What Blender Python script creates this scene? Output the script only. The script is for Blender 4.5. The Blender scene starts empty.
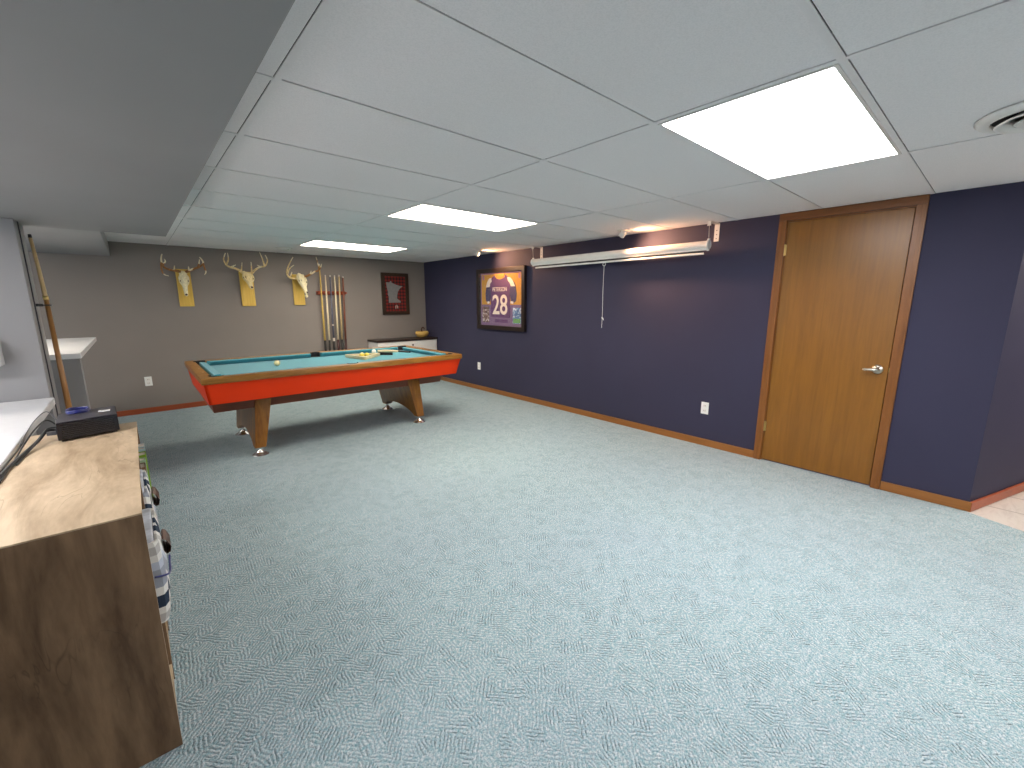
import bpy, bmesh, math, random
from mathutils import Vector, Matrix
random.seed(7)
SC = bpy.context.scene
COL = SC.collection
H = 2.085            # ceiling height
XR = 4.066           # navy wall
YB = 7.025           # back wall
PI = math.pi

# ------------------------------------------------------------------ materials
def new_mat(name):
    m = bpy.data.materials.new(name); m.use_nodes = True
    nt = m.node_tree; b = nt.nodes['Principled BSDF']
    return m, nt, b
def setp(b, col=None, rough=.5, metal=0., spec=.5):
    if col is not None: b.inputs['Base Color'].default_value = (*col, 1)
    b.inputs['Roughness'].default_value = rough
    b.inputs['Metallic'].default_value = metal
    b.inputs['Specular IOR Level'].default_value = spec
def N(nt, t, **kw):
    n = nt.nodes.new(t)
    for k, v in kw.items(): setattr(n, k, v)
    return n
def lk(nt, a, b): nt.links.new(a, b)
def math_n(nt, op, a, b=None, clamp=False):
    n = N(nt, 'ShaderNodeMath', operation=op); n.use_clamp = clamp
    for i, v in enumerate((a, b)):
        if v is None: continue
        if isinstance(v, (int, float)): n.inputs[i].default_value = v
        else: lk(nt, v, n.inputs[i])
    return n.outputs[0]
def mix_col(nt, fac, c1, c2, blend='MIX'):
    n = N(nt, 'ShaderNodeMix', data_type='RGBA', blend_type=blend)
    if isinstance(fac, (int, float)): n.inputs[0].default_value = fac
    else: lk(nt, fac, n.inputs[0])
    for i, c in ((6, c1), (7, c2)):
        if isinstance(c, tuple): n.inputs[i].default_value = (*c, 1)
        else: lk(nt, c, n.inputs[i])
    return n.outputs[2]
def ramp(nt, fac, stops):
    n = N(nt, 'ShaderNodeValToRGB'); lk(nt, fac, n.inputs[0])
    cr = n.color_ramp
    while len(cr.elements) < len(stops): cr.elements.new(.5)
    for e, (p, c) in zip(cr.elements, stops):
        e.position = p; e.color = (*c, 1) if isinstance(c, tuple) else (c, c, c, 1)
    return n.outputs[0]
def coords(nt, scale=(1, 1, 1), rot=(0, 0, 0), loc=(0, 0, 0)):
    g = N(nt, 'ShaderNodeNewGeometry'); mp = N(nt, 'ShaderNodeMapping')
    lk(nt, g.outputs['Position'], mp.inputs[0])
    mp.inputs['Scale'].default_value = scale; mp.inputs['Rotation'].default_value = rot; mp.inputs['Location'].default_value = loc
    return mp.outputs[0]
def noise(nt, vec, scale=5, detail=3, rough=.5, dist=0):
    n = N(nt, 'ShaderNodeTexNoise'); lk(nt, vec, n.inputs['Vector'])
    n.inputs['Scale'].default_value = scale; n.inputs['Detail'].default_value = detail
    n.inputs['Roughness'].default_value = rough; n.inputs['Distortion'].default_value = dist
    return n.outputs[0]
def bump(nt, b, h, strength=.2, dist=.01):
    n = N(nt, 'ShaderNodeBump'); n.inputs['Strength'].default_value = strength; n.inputs['Distance'].default_value = dist
    lk(nt, h, n.inputs['Height']); lk(nt, n.outputs[0], b.inputs['Normal'])
def plain(name, col, rough=.5, metal=0., spec=.5, var=.06, nscale=30):
    m, nt, b = new_mat(name); setp(b, col, rough, metal, spec)
    n = noise(nt, coords(nt), nscale, 3)
    lo = tuple(c*(1-var) for c in col); hi = tuple(min(1, c*(1+var)) for c in col)
    lk(nt, ramp(nt, n, [(.3, lo), (.7, hi)]), b.inputs['Base Color'])
    return m
def paint(name, col, rough=.6, bstr=.08, spec=.4):
    m, nt, b = new_mat(name); setp(b, col, rough, 0, spec)
    v = coords(nt)
    n = noise(nt, v, 1.3, 3)
    lk(nt, ramp(nt, n, [(.3, tuple(c*.95 for c in col)), (.7, tuple(c*1.05 for c in col))]), b.inputs['Base Color'])
    bump(nt, b, noise(nt, v, 160, 2), bstr, .002)
    return m
def wood(name, dark, light, grain=(2, 30, 30), rough=.4, contrast=(.3, .7), spec=.45, knots=False):
    """grain: low scale along the fibre direction"""
    m, nt, b = new_mat(name); setp(b, light, rough, 0, spec)
    v = coords(nt, scale=grain)
    n1 = noise(nt, v, 1.0, 6, .62, .6)
    n2 = noise(nt, coords(nt, scale=tuple(g*3.1 for g in grain)), 1.0, 4, .6, .2)
    f = math_n(nt, 'ADD', math_n(nt, 'MULTIPLY', n1, .7), math_n(nt, 'MULTIPLY', n2, .3))
    c = ramp(nt, f, [(contrast[0], dark), (contrast[1], light)])
    if knots:
        vo = N(nt, 'ShaderNodeTexVoronoi'); lk(nt, coords(nt, scale=tuple(max(2.2, g*.25) for g in grain)), vo.inputs['Vector'])
        vo.inputs['Scale'].default_value = 2.6
        k = ramp(nt, vo.outputs['Distance'], [(.0, 1.), (.10, 0.)])
        c = mix_col(nt, math_n(nt, 'MULTIPLY', k, .8), c, tuple(d*.35 for d in dark))
        # thin wavy cracks
        n3 = noise(nt, coords(nt, scale=tuple(g*.6 for g in grain)), 1.6, 3, .5, 1.5)
        w = math_n(nt, 'ABSOLUTE', math_n(nt, 'SUBTRACT', n3, .5))
        k2 = ramp(nt, w, [(.0, 1.), (.008, 0.)])
        n4 = noise(nt, coords(nt), 3.0, 1)
        k2 = math_n(nt, 'MULTIPLY', k2, ramp(nt, n4, [(.52, 0.), (.6, 1.)]))
        c = mix_col(nt, math_n(nt, 'MULTIPLY', k2, .55), c, tuple(d*.5 for d in dark))
    lk(nt, c, b.inputs['Base Color'])
    bump(nt, b, f, .08, .003)
    return m

M = {}
M['navy'] = paint('navy_wall_paint', (.042, .040, .074), .65, .1, .18)
M['grey'] = paint('grey_wall_paint', (.240, .208, .190), .6, .1)
M['soffit'] = paint('soffit_paint', (.25, .245, .245), .6, .08)
M['column'] = paint('column_paint', (.30, .295, .30), .6, .08)
M['white_top'] = plain('white_laminate', (.80, .80, .82), .25, var=.02)
M['white'] = plain('white_metal', (.78, .76, .73), .35, var=.02)
M['white_plastic'] = plain('white_plastic', (.82, .82, .80), .4, var=.01)
M['cream_paint'] = plain('cream_painted_wood', (.80, .77, .74), .4, var=.02)
M['dark_top'] = wood('espresso_wood', (.018, .010, .008), (.04, .024, .018), (3, 40, 40), .35)
M['brass'] = plain('brass', (.75, .55, .22), .3, 1, var=.05)
M['nickel'] = plain('satin_nickel', (.72, .68, .60), .28, 1, var=.03)
M['chrome'] = plain('chrome', (.88, .88, .90), .26, 1, var=.02)
M['black'] = plain('black_plastic', (.015, .015, .018), .35, var=.1)
M['black_gloss'] = plain('black_gloss_plastic', (.006, .005, .010), .25, var=.1)
M['grey_metal'] = plain('dark_grey_metal', (.10, .095, .11), .35, .5, var=.1)
M['cable'] = plain('cable_black', (.02, .02, .022), .5)
M['cable_grey'] = plain('cable_grey', (.10, .10, .11), .5)
M['blue'] = plain('blue_plastic', (.012, .018, .15), .3)
M['shadow_hole'] = plain('black_void', (.004, .004, .004), .9)
M['leather'] = plain('brown_leather', (.07, .025, .012), .45, var=.2)
M['pocket'] = plain('black_pocket_leather', (.012, .012, .014), .5, var=.2)
M['red'] = plain('orange_red_laminate', (.74, .040, .003), .42, 0., .2, var=.03, nscale=4)
M['rackred'] = wood('red_stained_wood', (.20, .030, .014), (.40, .075, .03), (4, 40, 40), .35)
M['bone'] = plain('bone', (.80, .66, .36), .6, var=.15, nscale=60)
M['bone_white'] = plain('bleached_bone', (.88, .78, .52), .6, var=.15, nscale=60)
M['antler_brown'] = plain('brown_antler', (.34, .15, .045), .5, var=.35, nscale=40)
M['antler_tan'] = plain('tan_antler', (.72, .54, .27), .5, var=.25, nscale=40)
M['antler_tip'] = plain('pale_antler', (.80, .70, .48), .5, var=.1, nscale=40)
M['plaque'] = wood('yellow_pine', (.62, .38, .06), (.82, .56, .12), (20, 20, 2), .45)
M['door'] = wood('door_birch_veneer', (.175, .068, .007), (.285, .120, .014), (24, 24, 1.6), .32, (.25, .75))
M['casing'] = wood('stained_oak_casing', (.16, .052, .008), (.28, .105, .020), (22, 22, 1.6), .35)
M['casing_h'] = wood('stained_oak_casing_horizontal', (.14, .046, .009), (.23, .085, .018), (22, 1.6, 22), .35)
M['base_y'] = wood('baseboard_oak_y', (.22, .08, .015), (.34, .14, .035), (22, 1.6, 22), .35)
M['base_x'] = wood('baseboard_oak_x', (.26, .05, .018), (.42, .10, .035), (1.6, 22, 22), .35)
M['tablewood'] = wood('table_oak_x', (.17, .065, .010), (.36, .17, .032), (3, 26, 26), .35, (.35, .65))
M['tablewood_y'] = wood('table_oak_y', (.30, .13, .022), (.52, .28, .07), (26, 3, 26), .35, (.35, .65))
M['legwood'] = wood('table_oak_leg', (.17, .055, .008), (.40, .165, .022), (16, 16, 3), .35, (.35, .65))
M['bodywood'] = wood('table_body_walnut', (.12, .028, .010), (.20, .05, .018), (3, 26, 26), .4)
M['oak'] = wood('weathered_oak_laminate', (.33, .225, .13), (.64, .49, .33), (9, 2.2, 3), .45, (.35, .62), knots=True)
M['oak_end'] = wood('weathered_oak_laminate_end', (.095, .050, .024), (.27, .165, .088), (11, 11, 2.0), .5, (.35, .62), knots=True)  # same oak as the top, shade of the upright faces put into the colour
M['lightwood'] = wood('pale_maple', (.62, .48, .26), (.80, .68, .44), (8, 8, 8), .35)
M['maple_shaft'] = plain('cue_maple', (.74, .62, .42), .3, var=.08)
M['yellow_shaft'] = plain('cue_yellow', (.62, .42, .10), .3, var=.1)
M['grey_shaft'] = plain('cue_graphite', (.10, .10, .14), .3, var=.1)
M['tan_shaft'] = plain('cue_tan', (.55, .40, .20), .3, var=.1)
M['brown_shaft'] = plain('cue_rosewood', (.20, .06, .03), .3, var=.1)
M['butt'] = plain('cue_butt_black', (.008, .006, .006), .5, var=.1)
M['butt_red'] = plain('cue_butt_red', (.05, .008, .008), .3, var=.1)
M['tip'] = plain('cue_tip_blue', (.25, .33, .40), .7)
M['ivory'] = plain('ivory_resin', (.80, .69, .36), .12, var=.02)
M['cueball'] = plain('white_resin', (.85, .84, .76), .12, var=.01)
M['yellowball'] = plain('yellow_resin', (.80, .62, .10), .12, var=.02)
M['bowl'] = wood('yellow_gourd', (.50, .30, .07), (.66, .44, .13), (10, 10, 40), .4)
M['frame_dark'] = wood('dark_frame_wood', (.010, .006, .005), (.022, .012, .010), (20, 20, 20), .35)
M['frame_brown'] = wood('brown_frame_wood', (.022, .012, .006), (.042, .023, .012), (20, 20, 20), .4)
M['gold'] = plain('gold_fabric', (.50, .235, .008), .7, var=.05)
M['purple'] = plain('purple_fabric', (.075, .010, .105), .7, var=.12, nscale=60)
M['purple_blue'] = plain('blue_purple_fabric', (.022, .010, .085), .7, var=.12, nscale=60)
M['lilac'] = plain('lilac_mat_board', (.15, .08, .19), .7, var=.04)
M['pink'] = plain('pale_mat_board', (.30, .13, .24), .7, var=.04)
M['offwhite'] = plain('offwhite_fabric', (.72, .63, .55), .7, var=.04)
M['cloth_pale'] = plain('pale_folded_cloth', (.55, .58, .64), .9, var=.25, nscale=25)
M['state'] = plain('grey_metal_cutout', (.25, .25, .25), .45, .2, var=.1)

# glass for the framed pictures
def glass_mat():
    m, nt, b = new_mat('picture_glass'); setp(b, (1, 1, 1), .04)
    b.inputs['Alpha'].default_value = .025
    return m
M['glass'] = glass_mat()

def emit(name, col, st):
    m, nt, b = new_mat(name); setp(b, (.9, .9, .9), .4)
    b.inputs['Emission Color'].default_value = (*col, 1); b.inputs['Emission Strength'].default_value = st
    n = noise(nt, coords(nt), 60, 2)
    lk(nt, ramp(nt, n, [(.2, tuple(c*.97 for c in col)), (.8, col)]), b.inputs['Emission Color'])
    return m
M['diffuser'] = emit('prismatic_diffuser_cool', (1.0, .965, .965), 5.6)
M['diffuser_warm'] = emit('prismatic_diffuser_warm', (1.0, .90, .76), 5.4)
M['bulb'] = emit('halogen_bulb', (1.0, .62, .34), 6)

# carpet ------------------------------------------------------------
def carpet():
    m, nt, b = new_mat('patterned_teal_carpet'); setp(b, (.4, .5, .5), .95, 0, .1)
    v0 = coords(nt)
    wob = N(nt, 'ShaderNodeTexNoise'); lk(nt, v0, wob.inputs['Vector']); wob.inputs['Scale'].default_value = 25
    va = N(nt, 'ShaderNodeVectorMath', operation='SCALE'); lk(nt, wob.outputs['Color'], va.inputs[0]); va.inputs['Scale'].default_value = .02
    vb = N(nt, 'ShaderNodeVectorMath', operation='ADD'); lk(nt, v0, vb.inputs[0]); lk(nt, va.outputs[0], vb.inputs[1])
    v = vb.outputs[0]
    mp = N(nt, 'ShaderNodeMapping'); lk(nt, v, mp.inputs[0]); mp.inputs['Scale'].default_value = (19, 19, 0)
    vo = N(nt, 'ShaderNodeTexVoronoi', distance='CHEBYCHEV'); lk(nt, mp.outputs[0], vo.inputs['Vector']); vo.inputs['Scale'].default_value = 1
    sep = N(nt, 'ShaderNodeSeparateColor'); lk(nt, vo.outputs['Color'], sep.inputs[0])
    def stripes(ang, per):
        q = N(nt, 'ShaderNodeMapping'); lk(nt, v, q.inputs[0]); q.inputs['Rotation'].default_value = (0, 0, ang)
        s = N(nt, 'ShaderNodeSeparateXYZ'); lk(nt, q.outputs[0], s.inputs[0])
        k = math_n(nt, 'SINE', math_n(nt, 'MULTIPLY', s.outputs[0], 2*PI/per))
        return math_n(nt, 'ADD', math_n(nt, 'MULTIPLY', k, .5), .5)
    s1, s2, s3 = stripes(.75, .0125), stripes(-.75, .0125), stripes(0.05, .0125)
    f12 = N(nt, 'ShaderNodeMix', data_type='FLOAT'); lk(nt, math_n(nt, 'GREATER_THAN', sep.outputs[0], .5), f12.inputs[0]); lk(nt, s1, f12.inputs[2]); lk(nt, s2, f12.inputs[3])
    f3 = N(nt, 'ShaderNodeMix', data_type='FLOAT'); lk(nt, math_n(nt, 'GREATER_THAN', sep.outputs[1], .7), f3.inputs[0]); lk(nt, f12.outputs[0], f3.inputs[2]); lk(nt, s3, f3.inputs[3])
    st = f3.outputs[0]
    dep = ramp(nt, sep.outputs[2], [(.0, .25), (.55, .55), (.8, 1.)])     # some patches show deep dark ribs
    n_fine = noise(nt, v0, 210, 2, .7)
    n_mid = noise(nt, v0, 75, 4, .75)
    groove = ramp(nt, st, [(.15, 1.), (.42, 0.)])
    g = math_n(nt, 'MULTIPLY', math_n(nt, 'MULTIPLY', groove, dep), ramp(nt, n_mid, [(.44, 0.), (.54, 1.)]))
    base = ramp(nt, n_mid, [(.36, (.10, .27, .31)), (.5, (.40, .51, .545)), (.64, (.66, .68, .69))])
    base = mix_col(nt, math_n(nt, 'MULTIPLY', math_n(nt, 'SUBTRACT', n_fine, .3), .6, True), base, (.55, .62, .63))
    n_big = noise(nt, v0, 1.1, 2)
    base = mix_col(nt, ramp(nt, n_big, [(.35, 0.), (.7, .25)]), base, (.36, .42, .50))
    c = mix_col(nt, ramp(nt, n_fine, [(.38, .8), (.50, 0.)]), base, (.10, .20, .23)); c = mix_col(nt, math_n(nt, 'MULTIPLY', g, .85), c, (.045, .09, .105))
    lk(nt, c, b.inputs['Base Color'])
    hgt = math_n(nt, 'ADD', math_n(nt, 'MULTIPLY', st, .6), math_n(nt, 'MULTIPLY', n_fine, .8))
    bump(nt, b, hgt, .55, .006)
    b.inputs['Sheen Weight'].default_value = .15
    return m
M['carpet'] = carpet()
def tile_mat():
    m, nt, b = new_mat('beige_floor_tile'); setp(b, (.6, .5, .45), .3)
    br = N(nt, 'ShaderNodeTexBrick'); lk(nt, coords(nt, rot=(0, 0, .0)), br.inputs['Vector'])
    br.offset = 0; br.inputs['Scale'].default_value = 1; br.inputs['Brick Width'].default_value = .33; br.inputs['Row Height'].default_value = .33
    br.inputs['Mortar Size'].default_value = .006
    br.inputs['Color1'].default_value = (.62, .56, .51, 1); br.inputs['Color2'].default_value = (.66, .61, .56, 1); br.inputs['Mortar'].default_value = (.30, .25, .22, 1)
    n = noise(nt, coords(nt, scale=(3, 12, 3)), 2, 4, .6, 1)
    lk(nt, mix_col(nt, ramp(nt, n, [(.45, 0.), (.7, .5)]), br.outputs['Color'], (.45, .38, .34)), b.inputs['Base Color'])
    return m
M['tile'] = tile_mat()
def ceil_mat():
    m, nt, b = new_mat('mineral_fibre_tile'); setp(b, (.7, .72, .71), .85, 0, .2)
    v = coords(nt)
    n = noise(nt, v, 220, 2)
    lk(nt, ramp(nt, n, [(.3, (.80, .77, .775)), (.6, (.87, .835, .84))]), b.inputs['Base Color'])
    bump(nt, b, n, .15, .002)
    return m
M['ceil'] = ceil_mat()
M['tee'] = plain('ceiling_grid_metal', (.82, .79, .795), .45, var=.02)
def felt():
    m, nt, b = new_mat('teal_billiard_cloth'); setp(b, (.05, .3, .35), .9, 0, .1)
    n = noise(nt, coords(nt), 300, 2)
    lk(nt, ramp(nt, n, [(.3, (.038, .25, .31)), (.7, (.055, .31, .38))]), b.inputs['Base Color'])
    b.inputs['Sheen Weight'].default_value = .3
    return m
M['felt'] = felt()
def plaid():
    m, nt, b = new_mat('red_black_plaid'); setp(b, (.3, .02, .02), .6)
    v = coords(nt); s = N(nt, 'ShaderNodeSeparateXYZ'); lk(nt, v, s.inputs[0])
    def sq(o): return math_n(nt, 'GREATER_THAN', math_n(nt, 'FRACT', math_n(nt, 'MULTIPLY', o, 1/.056)), .5)
    k = math_n(nt, 'MULTIPLY', math_n(nt, 'ADD', sq(s.outputs[0]), sq(s.outputs[2])), .5)
    lk(nt, ramp(nt, k, [(.0, (.24, .014, .010)), (.5, (.10, .008, .006)), (1., (.014, .004, .004))]), b.inputs['Base Color'])
    return m
M['plaid'] = plaid()
def chevron():
    m, nt, b = new_mat('chevron_fabric'); setp(b, (.5, .5, .5), .9, 0, .1)
    v = coords(nt); s = N(nt, 'ShaderNodeSeparateXYZ'); lk(nt, v, s.inputs[0])
    tri = math_n(nt, 'PINGPONG', s.outputs[1], .10)
    k = math_n(nt, 'FRACT', math_n(nt, 'MULTIPLY', math_n(nt, 'ADD', s.outputs[2], math_n(nt, 'MULTIPLY', tri, .9)), 1/.22))
    n = N(nt, 'ShaderNodeValToRGB'); lk(nt, k, n.inputs[0]); n.color_ramp.interpolation = 'CONSTANT'
    st = [(0, (.74, .72, .68)), (.10, (.48, .46, .44)), (.22, (.74, .72, .68)), (.32, (.035, .05, .08)), (.50, (.78, .76, .72)), (.62, (.34, .36, .41)), (.88, (.50, .54, .62))]
    cr = n.color_ramp
    while len(cr.elements) < len(st): cr.elements.new(.5)
    for e, (p_, c_) in zip(cr.elements, st): e.position = p_; e.color = (*c_, 1)
    lk(nt, n.outputs[0], b.inputs['Base Color'])
    bump(nt, b, noise(nt, v, 300, 2), .2, .002)
    return m
M['chevron'] = chevron()

def photo_mat(name, stops, sc):
    m, nt, b = new_mat(name); setp(b, (.5, .5, .5), .3)
    n = noise(nt, coords(nt), sc, 2, .5, .4)
    r = N(nt, 'ShaderNodeValToRGB'); lk(nt, n, r.inputs[0]); cr = r.color_ramp
    while len(cr.elements) < len(stops): cr.elements.new(.5)
    for e, (p_, c_) in zip(cr.elements, stops): e.position = p_; e.color = (*c_, 1)
    lk(nt, r.outputs[0], b.inputs['Base Color'])
    return m
M['photo_brown'] = photo_mat('small_photo_brown', [(.35, (.03, .015, .02)), (.5, (.16, .07, .05)), (.6, (.5, .45, .45))], 22)
M['photo_blue'] = photo_mat('small_photo_blue', [(.3, (.02, .05, .20)), (.5, (.08, .20, .40)), (.65, (.75, .75, .8))], 22)
M['photo_green'] = plain('small_photo_turf', (.10, .28, .08), .4, var=.3)

# ------------------------------------------------------------------ geometry helpers
ROOT = {}
def wloc(o):
    l = Vector((0, 0, 0))
    while o is not None: l = l + o.location; o = o.parent
    return l
def finish(name, bm, mat, parent=None, bevel=0, smooth=False, loc=None, seg=2):
    """bm is in world coordinates; the object sits at loc (or at its parent's place)."""
    me = bpy.data.meshes.new(name)
    base = wloc(parent) if parent else Vector((0, 0, 0))
    o = bpy.data.objects.new(name, me)
    off = Vector(loc) if loc is not None else (base if parent else None)
    if off is None:
        xs = [v.co.x for v in bm.verts]; ys = [v.co.y for v in bm.verts]; zs = [v.co.z for v in bm.verts]
        off = Vector(((min(xs)+max(xs))/2, (min(ys)+max(ys))/2, min(zs)))
    bmesh.ops.translate(bm, verts=bm.verts, vec=-off)
    bmesh.ops.recalc_face_normals(bm, faces=bm.faces)
    bm.to_mesh(me); bm.free()
    for m in (mat if isinstance(mat, (list, tuple)) else [mat]): me.materials.append(m)
    if smooth:
        for p in me.polygons: p.use_smooth = True
    COL.objects.link(o)
    o.parent = parent
    o.location = off - base
    if bevel:
        md = o.modifiers.new('bevel', 'BEVEL'); md.width = bevel; md.segments = seg; md.limit_method = 'ANGLE'; md.angle_limit = math.radians(40)
        md.harden_normals = False
    return o
def B(): return bmesh.new()
def box(bm, x0, x1, y0, y1, z0, z1, mi=0):
    vs = [bm.verts.new((x, y, z)) for x in (x0, x1) for y in (y0, y1) for z in (z0, z1)]
    for f in ((0, 1, 3, 2), (4, 6, 7, 5), (0, 4, 5, 1), (2, 3, 7, 6), (0, 2, 6, 4), (1, 5, 7, 3)):
        fc = bm.faces.new([vs[i] for i in f]); fc.material_index = mi
    return vs
def hexa(bm, bot, top, mi=0):
    """bot/top: lists of n points (same order) -> closed solid"""
    a = [bm.verts.new(p) for p in bot]; b = [bm.verts.new(p) for p in top]; n = len(a)
    bm.faces.new(a[::-1]).material_index = mi; bm.faces.new(b).material_index = mi
    for i in range(n):
        bm.faces.new((a[i], a[(i+1) % n], b[(i+1) % n], b[i])).material_index = mi
def frame_of(d):
    d = Vector(d).normalized()
    u = Vector((0, 0, 1)) if abs(d.z) < .9 else Vector((1, 0, 0))
    a = d.cross(u).normalized(); return a, d.cross(a).normalized()
def catmull(pts, sub=6):
    if len(pts) < 3: return [Vector(p[:3]) for p in pts], [p[3] for p in pts]
    P = [Vector(p[:3]) for p in pts]; Rr = [p[3] for p in pts]
    out, ro = [], []
    for i in range(len(P)-1):
        p0 = P[max(i-1, 0)]; p1 = P[i]; p2 = P[i+1]; p3 = P[min(i+2, len(P)-1)]
        for k in range(sub):
            t = k/sub
            out.append(.5*((2*p1)+(-p0+p2)*t+(2*p0-5*p1+4*p2-p3)*t*t+(-p0+3*p1-3*p2+p3)*t**3))
            ro.append(Rr[i]*(1-t)+Rr[i+1]*t)
    out.append(P[-1]); ro.append(Rr[-1])
    return out, ro
def tube(bm, pts, seg=10, smooth_path=True, mi=0, sub=6):
    """pts: (x,y,z,r)"""
    if smooth_path: P, Rr = catmull(pts, sub)
    else: P = [Vector(p[:3]) for p in pts]; Rr = [p[3] for p in pts]
    a = None; rings = []
    for i, p in enumerate(P):
        d = (P[min(i+1, len(P)-1)]-P[max(i-1, 0)]).normalized()
        if a is None: a, b = frame_of(d)
        else:
            a = (a-d*a.dot(d)).normalized(); b = d.cross(a)
        rings.append([bm.verts.new(p+(a*math.cos(2*PI*k/seg)+b*math.sin(2*PI*k/seg))*Rr[i]) for k in range(seg)])
    for r0, r1 in zip(rings, rings[1:]):
        for k in range(seg):
            bm.faces.new((r0[k], r0[(k+1) % seg], r1[(k+1) % seg], r1[k])).material_index = mi
    bm.faces.new(rings[0][::-1]).material_index = mi; bm.faces.new(rings[-1]).material_index = mi
def lathe(bm, prof, o, axis=(0, 0, 1), seg=24, mi=0, sc=(1, 1)):
    ax = Vector(axis).normalized(); a, b = frame_of(ax); o = Vector(o)
    if abs(ax.z) > .99: a, b = Vector((1, 0, 0)), Vector((0, 1, 0))
    rings = []
    for r, h in prof:
        r = max(r, 1e-4)
        rings.append([bm.verts.new(o+ax*h+(a*math.cos(2*PI*k/seg)*sc[0]+b*math.sin(2*PI*k/seg)*sc[1])*r) for k in range(seg)])
    for r0, r1 in zip(rings, rings[1:]):
        for k in range(seg): bm.faces.new((r0[k], r0[(k+1) % seg], r1[(k+1) % seg], r1[k])).material_index = mi
    bm.faces.new(rings[0][::-1]).material_index = mi; bm.faces.new(rings[-1]).material_index = mi
def ball(bm, c, r, seg=20, sc=(1, 1, 1), mi=0):
    prof = [(r*math.sin(PI*i/12), -r*math.cos(PI*i/12)*sc[2]) for i in range(13)]
    lathe(bm, prof, c, seg=seg, mi=mi, sc=(sc[0], sc[1]))
def curve_prism(polys, depth, fn):
    """filled 2D shape with holes (first poly outer), extruded; fn maps (u,v,w) to world, w in 0..depth. Returns bmesh."""
    cu = bpy.data.curves.new('tmp', 'CURVE'); cu.dimensions = '2D'; cu.fill_mode = 'BOTH'; cu.extrude = .5
    for poly in polys:
        s = cu.splines.new('POLY'); s.points.add(len(poly)-1); s.use_cyclic_u = True
        for i, (x, y) in enumerate(poly): s.points[i].co = (x, y, 0, 1)
    return _curve_to_bm(cu, depth, fn)
def _curve_to_bm(cu, depth, fn):
    ob = bpy.data.objects.new('tmp', cu); COL.objects.link(ob)
    dg = bpy.context.evaluated_depsgraph_get(); dg.update()
    me = bpy.data.meshes.new_from_object(ob.evaluated_get(dg))
    bm = bmesh.new(); bm.from_mesh(me)
    bmesh.ops.remove_doubles(bm, verts=bm.verts, dist=1e-5)
    for v in bm.verts: v.co = Vector(fn(v.co.x, v.co.y, (v.co.z+.5)*depth))
    bpy.data.objects.remove(ob); bpy.data.meshes.remove(me); bpy.data.curves.remove(cu)
    return bm
def text_bm(s, w, h, depth, fn, bold=0.):
    """text fitted in a w x h box centred on 0,0 of fn"""
    cu = bpy.data.curves.new('tmp', 'FONT'); cu.body = s; cu.size = 1; cu.extrude = .5; cu.offset = bold; cu.align_x = 'LEFT'
    store = {}
    bm = _curve_to_bm(cu, 1, lambda a, b, c: (a, b, c))
    xs = [v.co.x for v in bm.verts]; ys = [v.co.y for v in bm.verts]
    x0, x1, y0, y1 = min(xs), max(xs), min(ys), max(ys)
    for v in bm.verts:
        v.co = Vector(fn(((v.co.x-x0)/(x1-x0)-.5)*w, ((v.co.y-y0)/(y1-y0)-.5)*h, v.co.z*depth))
    return bm
def thing(name, label, cat, loc, group=None):
    o = bpy.data.objects.new(name, None); o.empty_display_size = .05; COL.objects.link(o); o.location = loc
    o['label'] = label; o['category'] = cat
    if group: o['group'] = group
    return o
def tag(o, label, cat, group=None):
    o['label'] = label; o['category'] = cat
    if group: o['group'] = group
    return o
def struct(name, bm, mat, parent=None, **kw):
    o = finish(name, bm, mat, parent, **kw)
    if parent is None: o['kind'] = 'structure'
    return o

# ------------------------------------------------------------------ the room
XL, YF = -3.6, -3.2        # far left and the wall behind the camera
T = .12
# floors: carpet and a tiled corner to the right
cp = [(XL, YF), (2.75, YF), (4.047, -.03), (XR+.02, -.03), (XR+.02, YB), (XL, YB)]
bm = B(); hexa(bm, [(x, y, -.06) for x, y in cp], [(x, y, 0) for x, y in cp]); struct('floor', bm, M['carpet'], loc=(0, 0, 0))
tp = [(2.75, YF), (6.4, YF), (6.4, -.03), (4.047, -.03)]
bm = B(); hexa(bm, [(x, y, -.06) for x, y in tp], [(x, y, -.004) for x, y in tp]); struct('floor_tiled', bm, M['tile'], loc=(0, 0, 0))
# walls
bm = B(); box(bm, XL-T, XR+T, YB, YB+T, -.06, H+.1); struct('wall_back', bm, M['grey'])
bm = B()
DY0, DY1, DZ = .478, 1.254, 2.026
box(bm, XR, XR+T, DY1, YB, -.06, H+.1); box(bm, XR, XR+T, -.03, DY0, -.06, H+.1); box(bm, XR, XR+T, DY0, DY1, DZ, H+.1)
struct('wall_right', bm, M['navy'])
# short return wall beyond the corner, running off at an angle
ra = (XR, -.03); rb = (6.5, -.03-.322*(6.5-XR))
dx, dy = rb[0]-ra[0], rb[1]-ra[1]
bm = B(); pl = [ra, rb, (rb[0], rb[1]+T+.6), (XR+T, -.03+T), (XR+T-.001, -.03+.0)]
hexa(bm, [(x, y, -.06) for x, y in [ra, rb, (6.5, .2), (XR+T, .2), (XR+T, -.02), (XR+.002, -.02)]], [(x, y, H+.1) for x, y in [ra, rb, (6.5, .2), (XR+T, .2), (XR+T, -.02), (XR+.002, -.02)]])
struct('wall_return', bm, M['navy'])
bm = B(); box(bm, 6.4, 6.5, YF, -.8, -.06, H+.1); struct('wall_side', bm, M['navy'])
bm = B(); box(bm, XL-T, 6.5, YF-T, YF, -.06, H+.1); struct('wall_front', bm, M['grey'])
WZ0, WZ1 = .75, 1.98
WINS = [(-1.6, 2.2), (3.4, 6.2)]  # windows out of view, added to bring daylight onto soffit and column
bm = B(); box(bm, XL-T, XL, YF, WINS[0][0], -.06, H+.1); box(bm, XL-T, XL, WINS[0][1], WINS[1][0], -.06, H+.1); box(bm, XL-T, XL, WINS[1][1], YB, -.06, H+.1)
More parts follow.
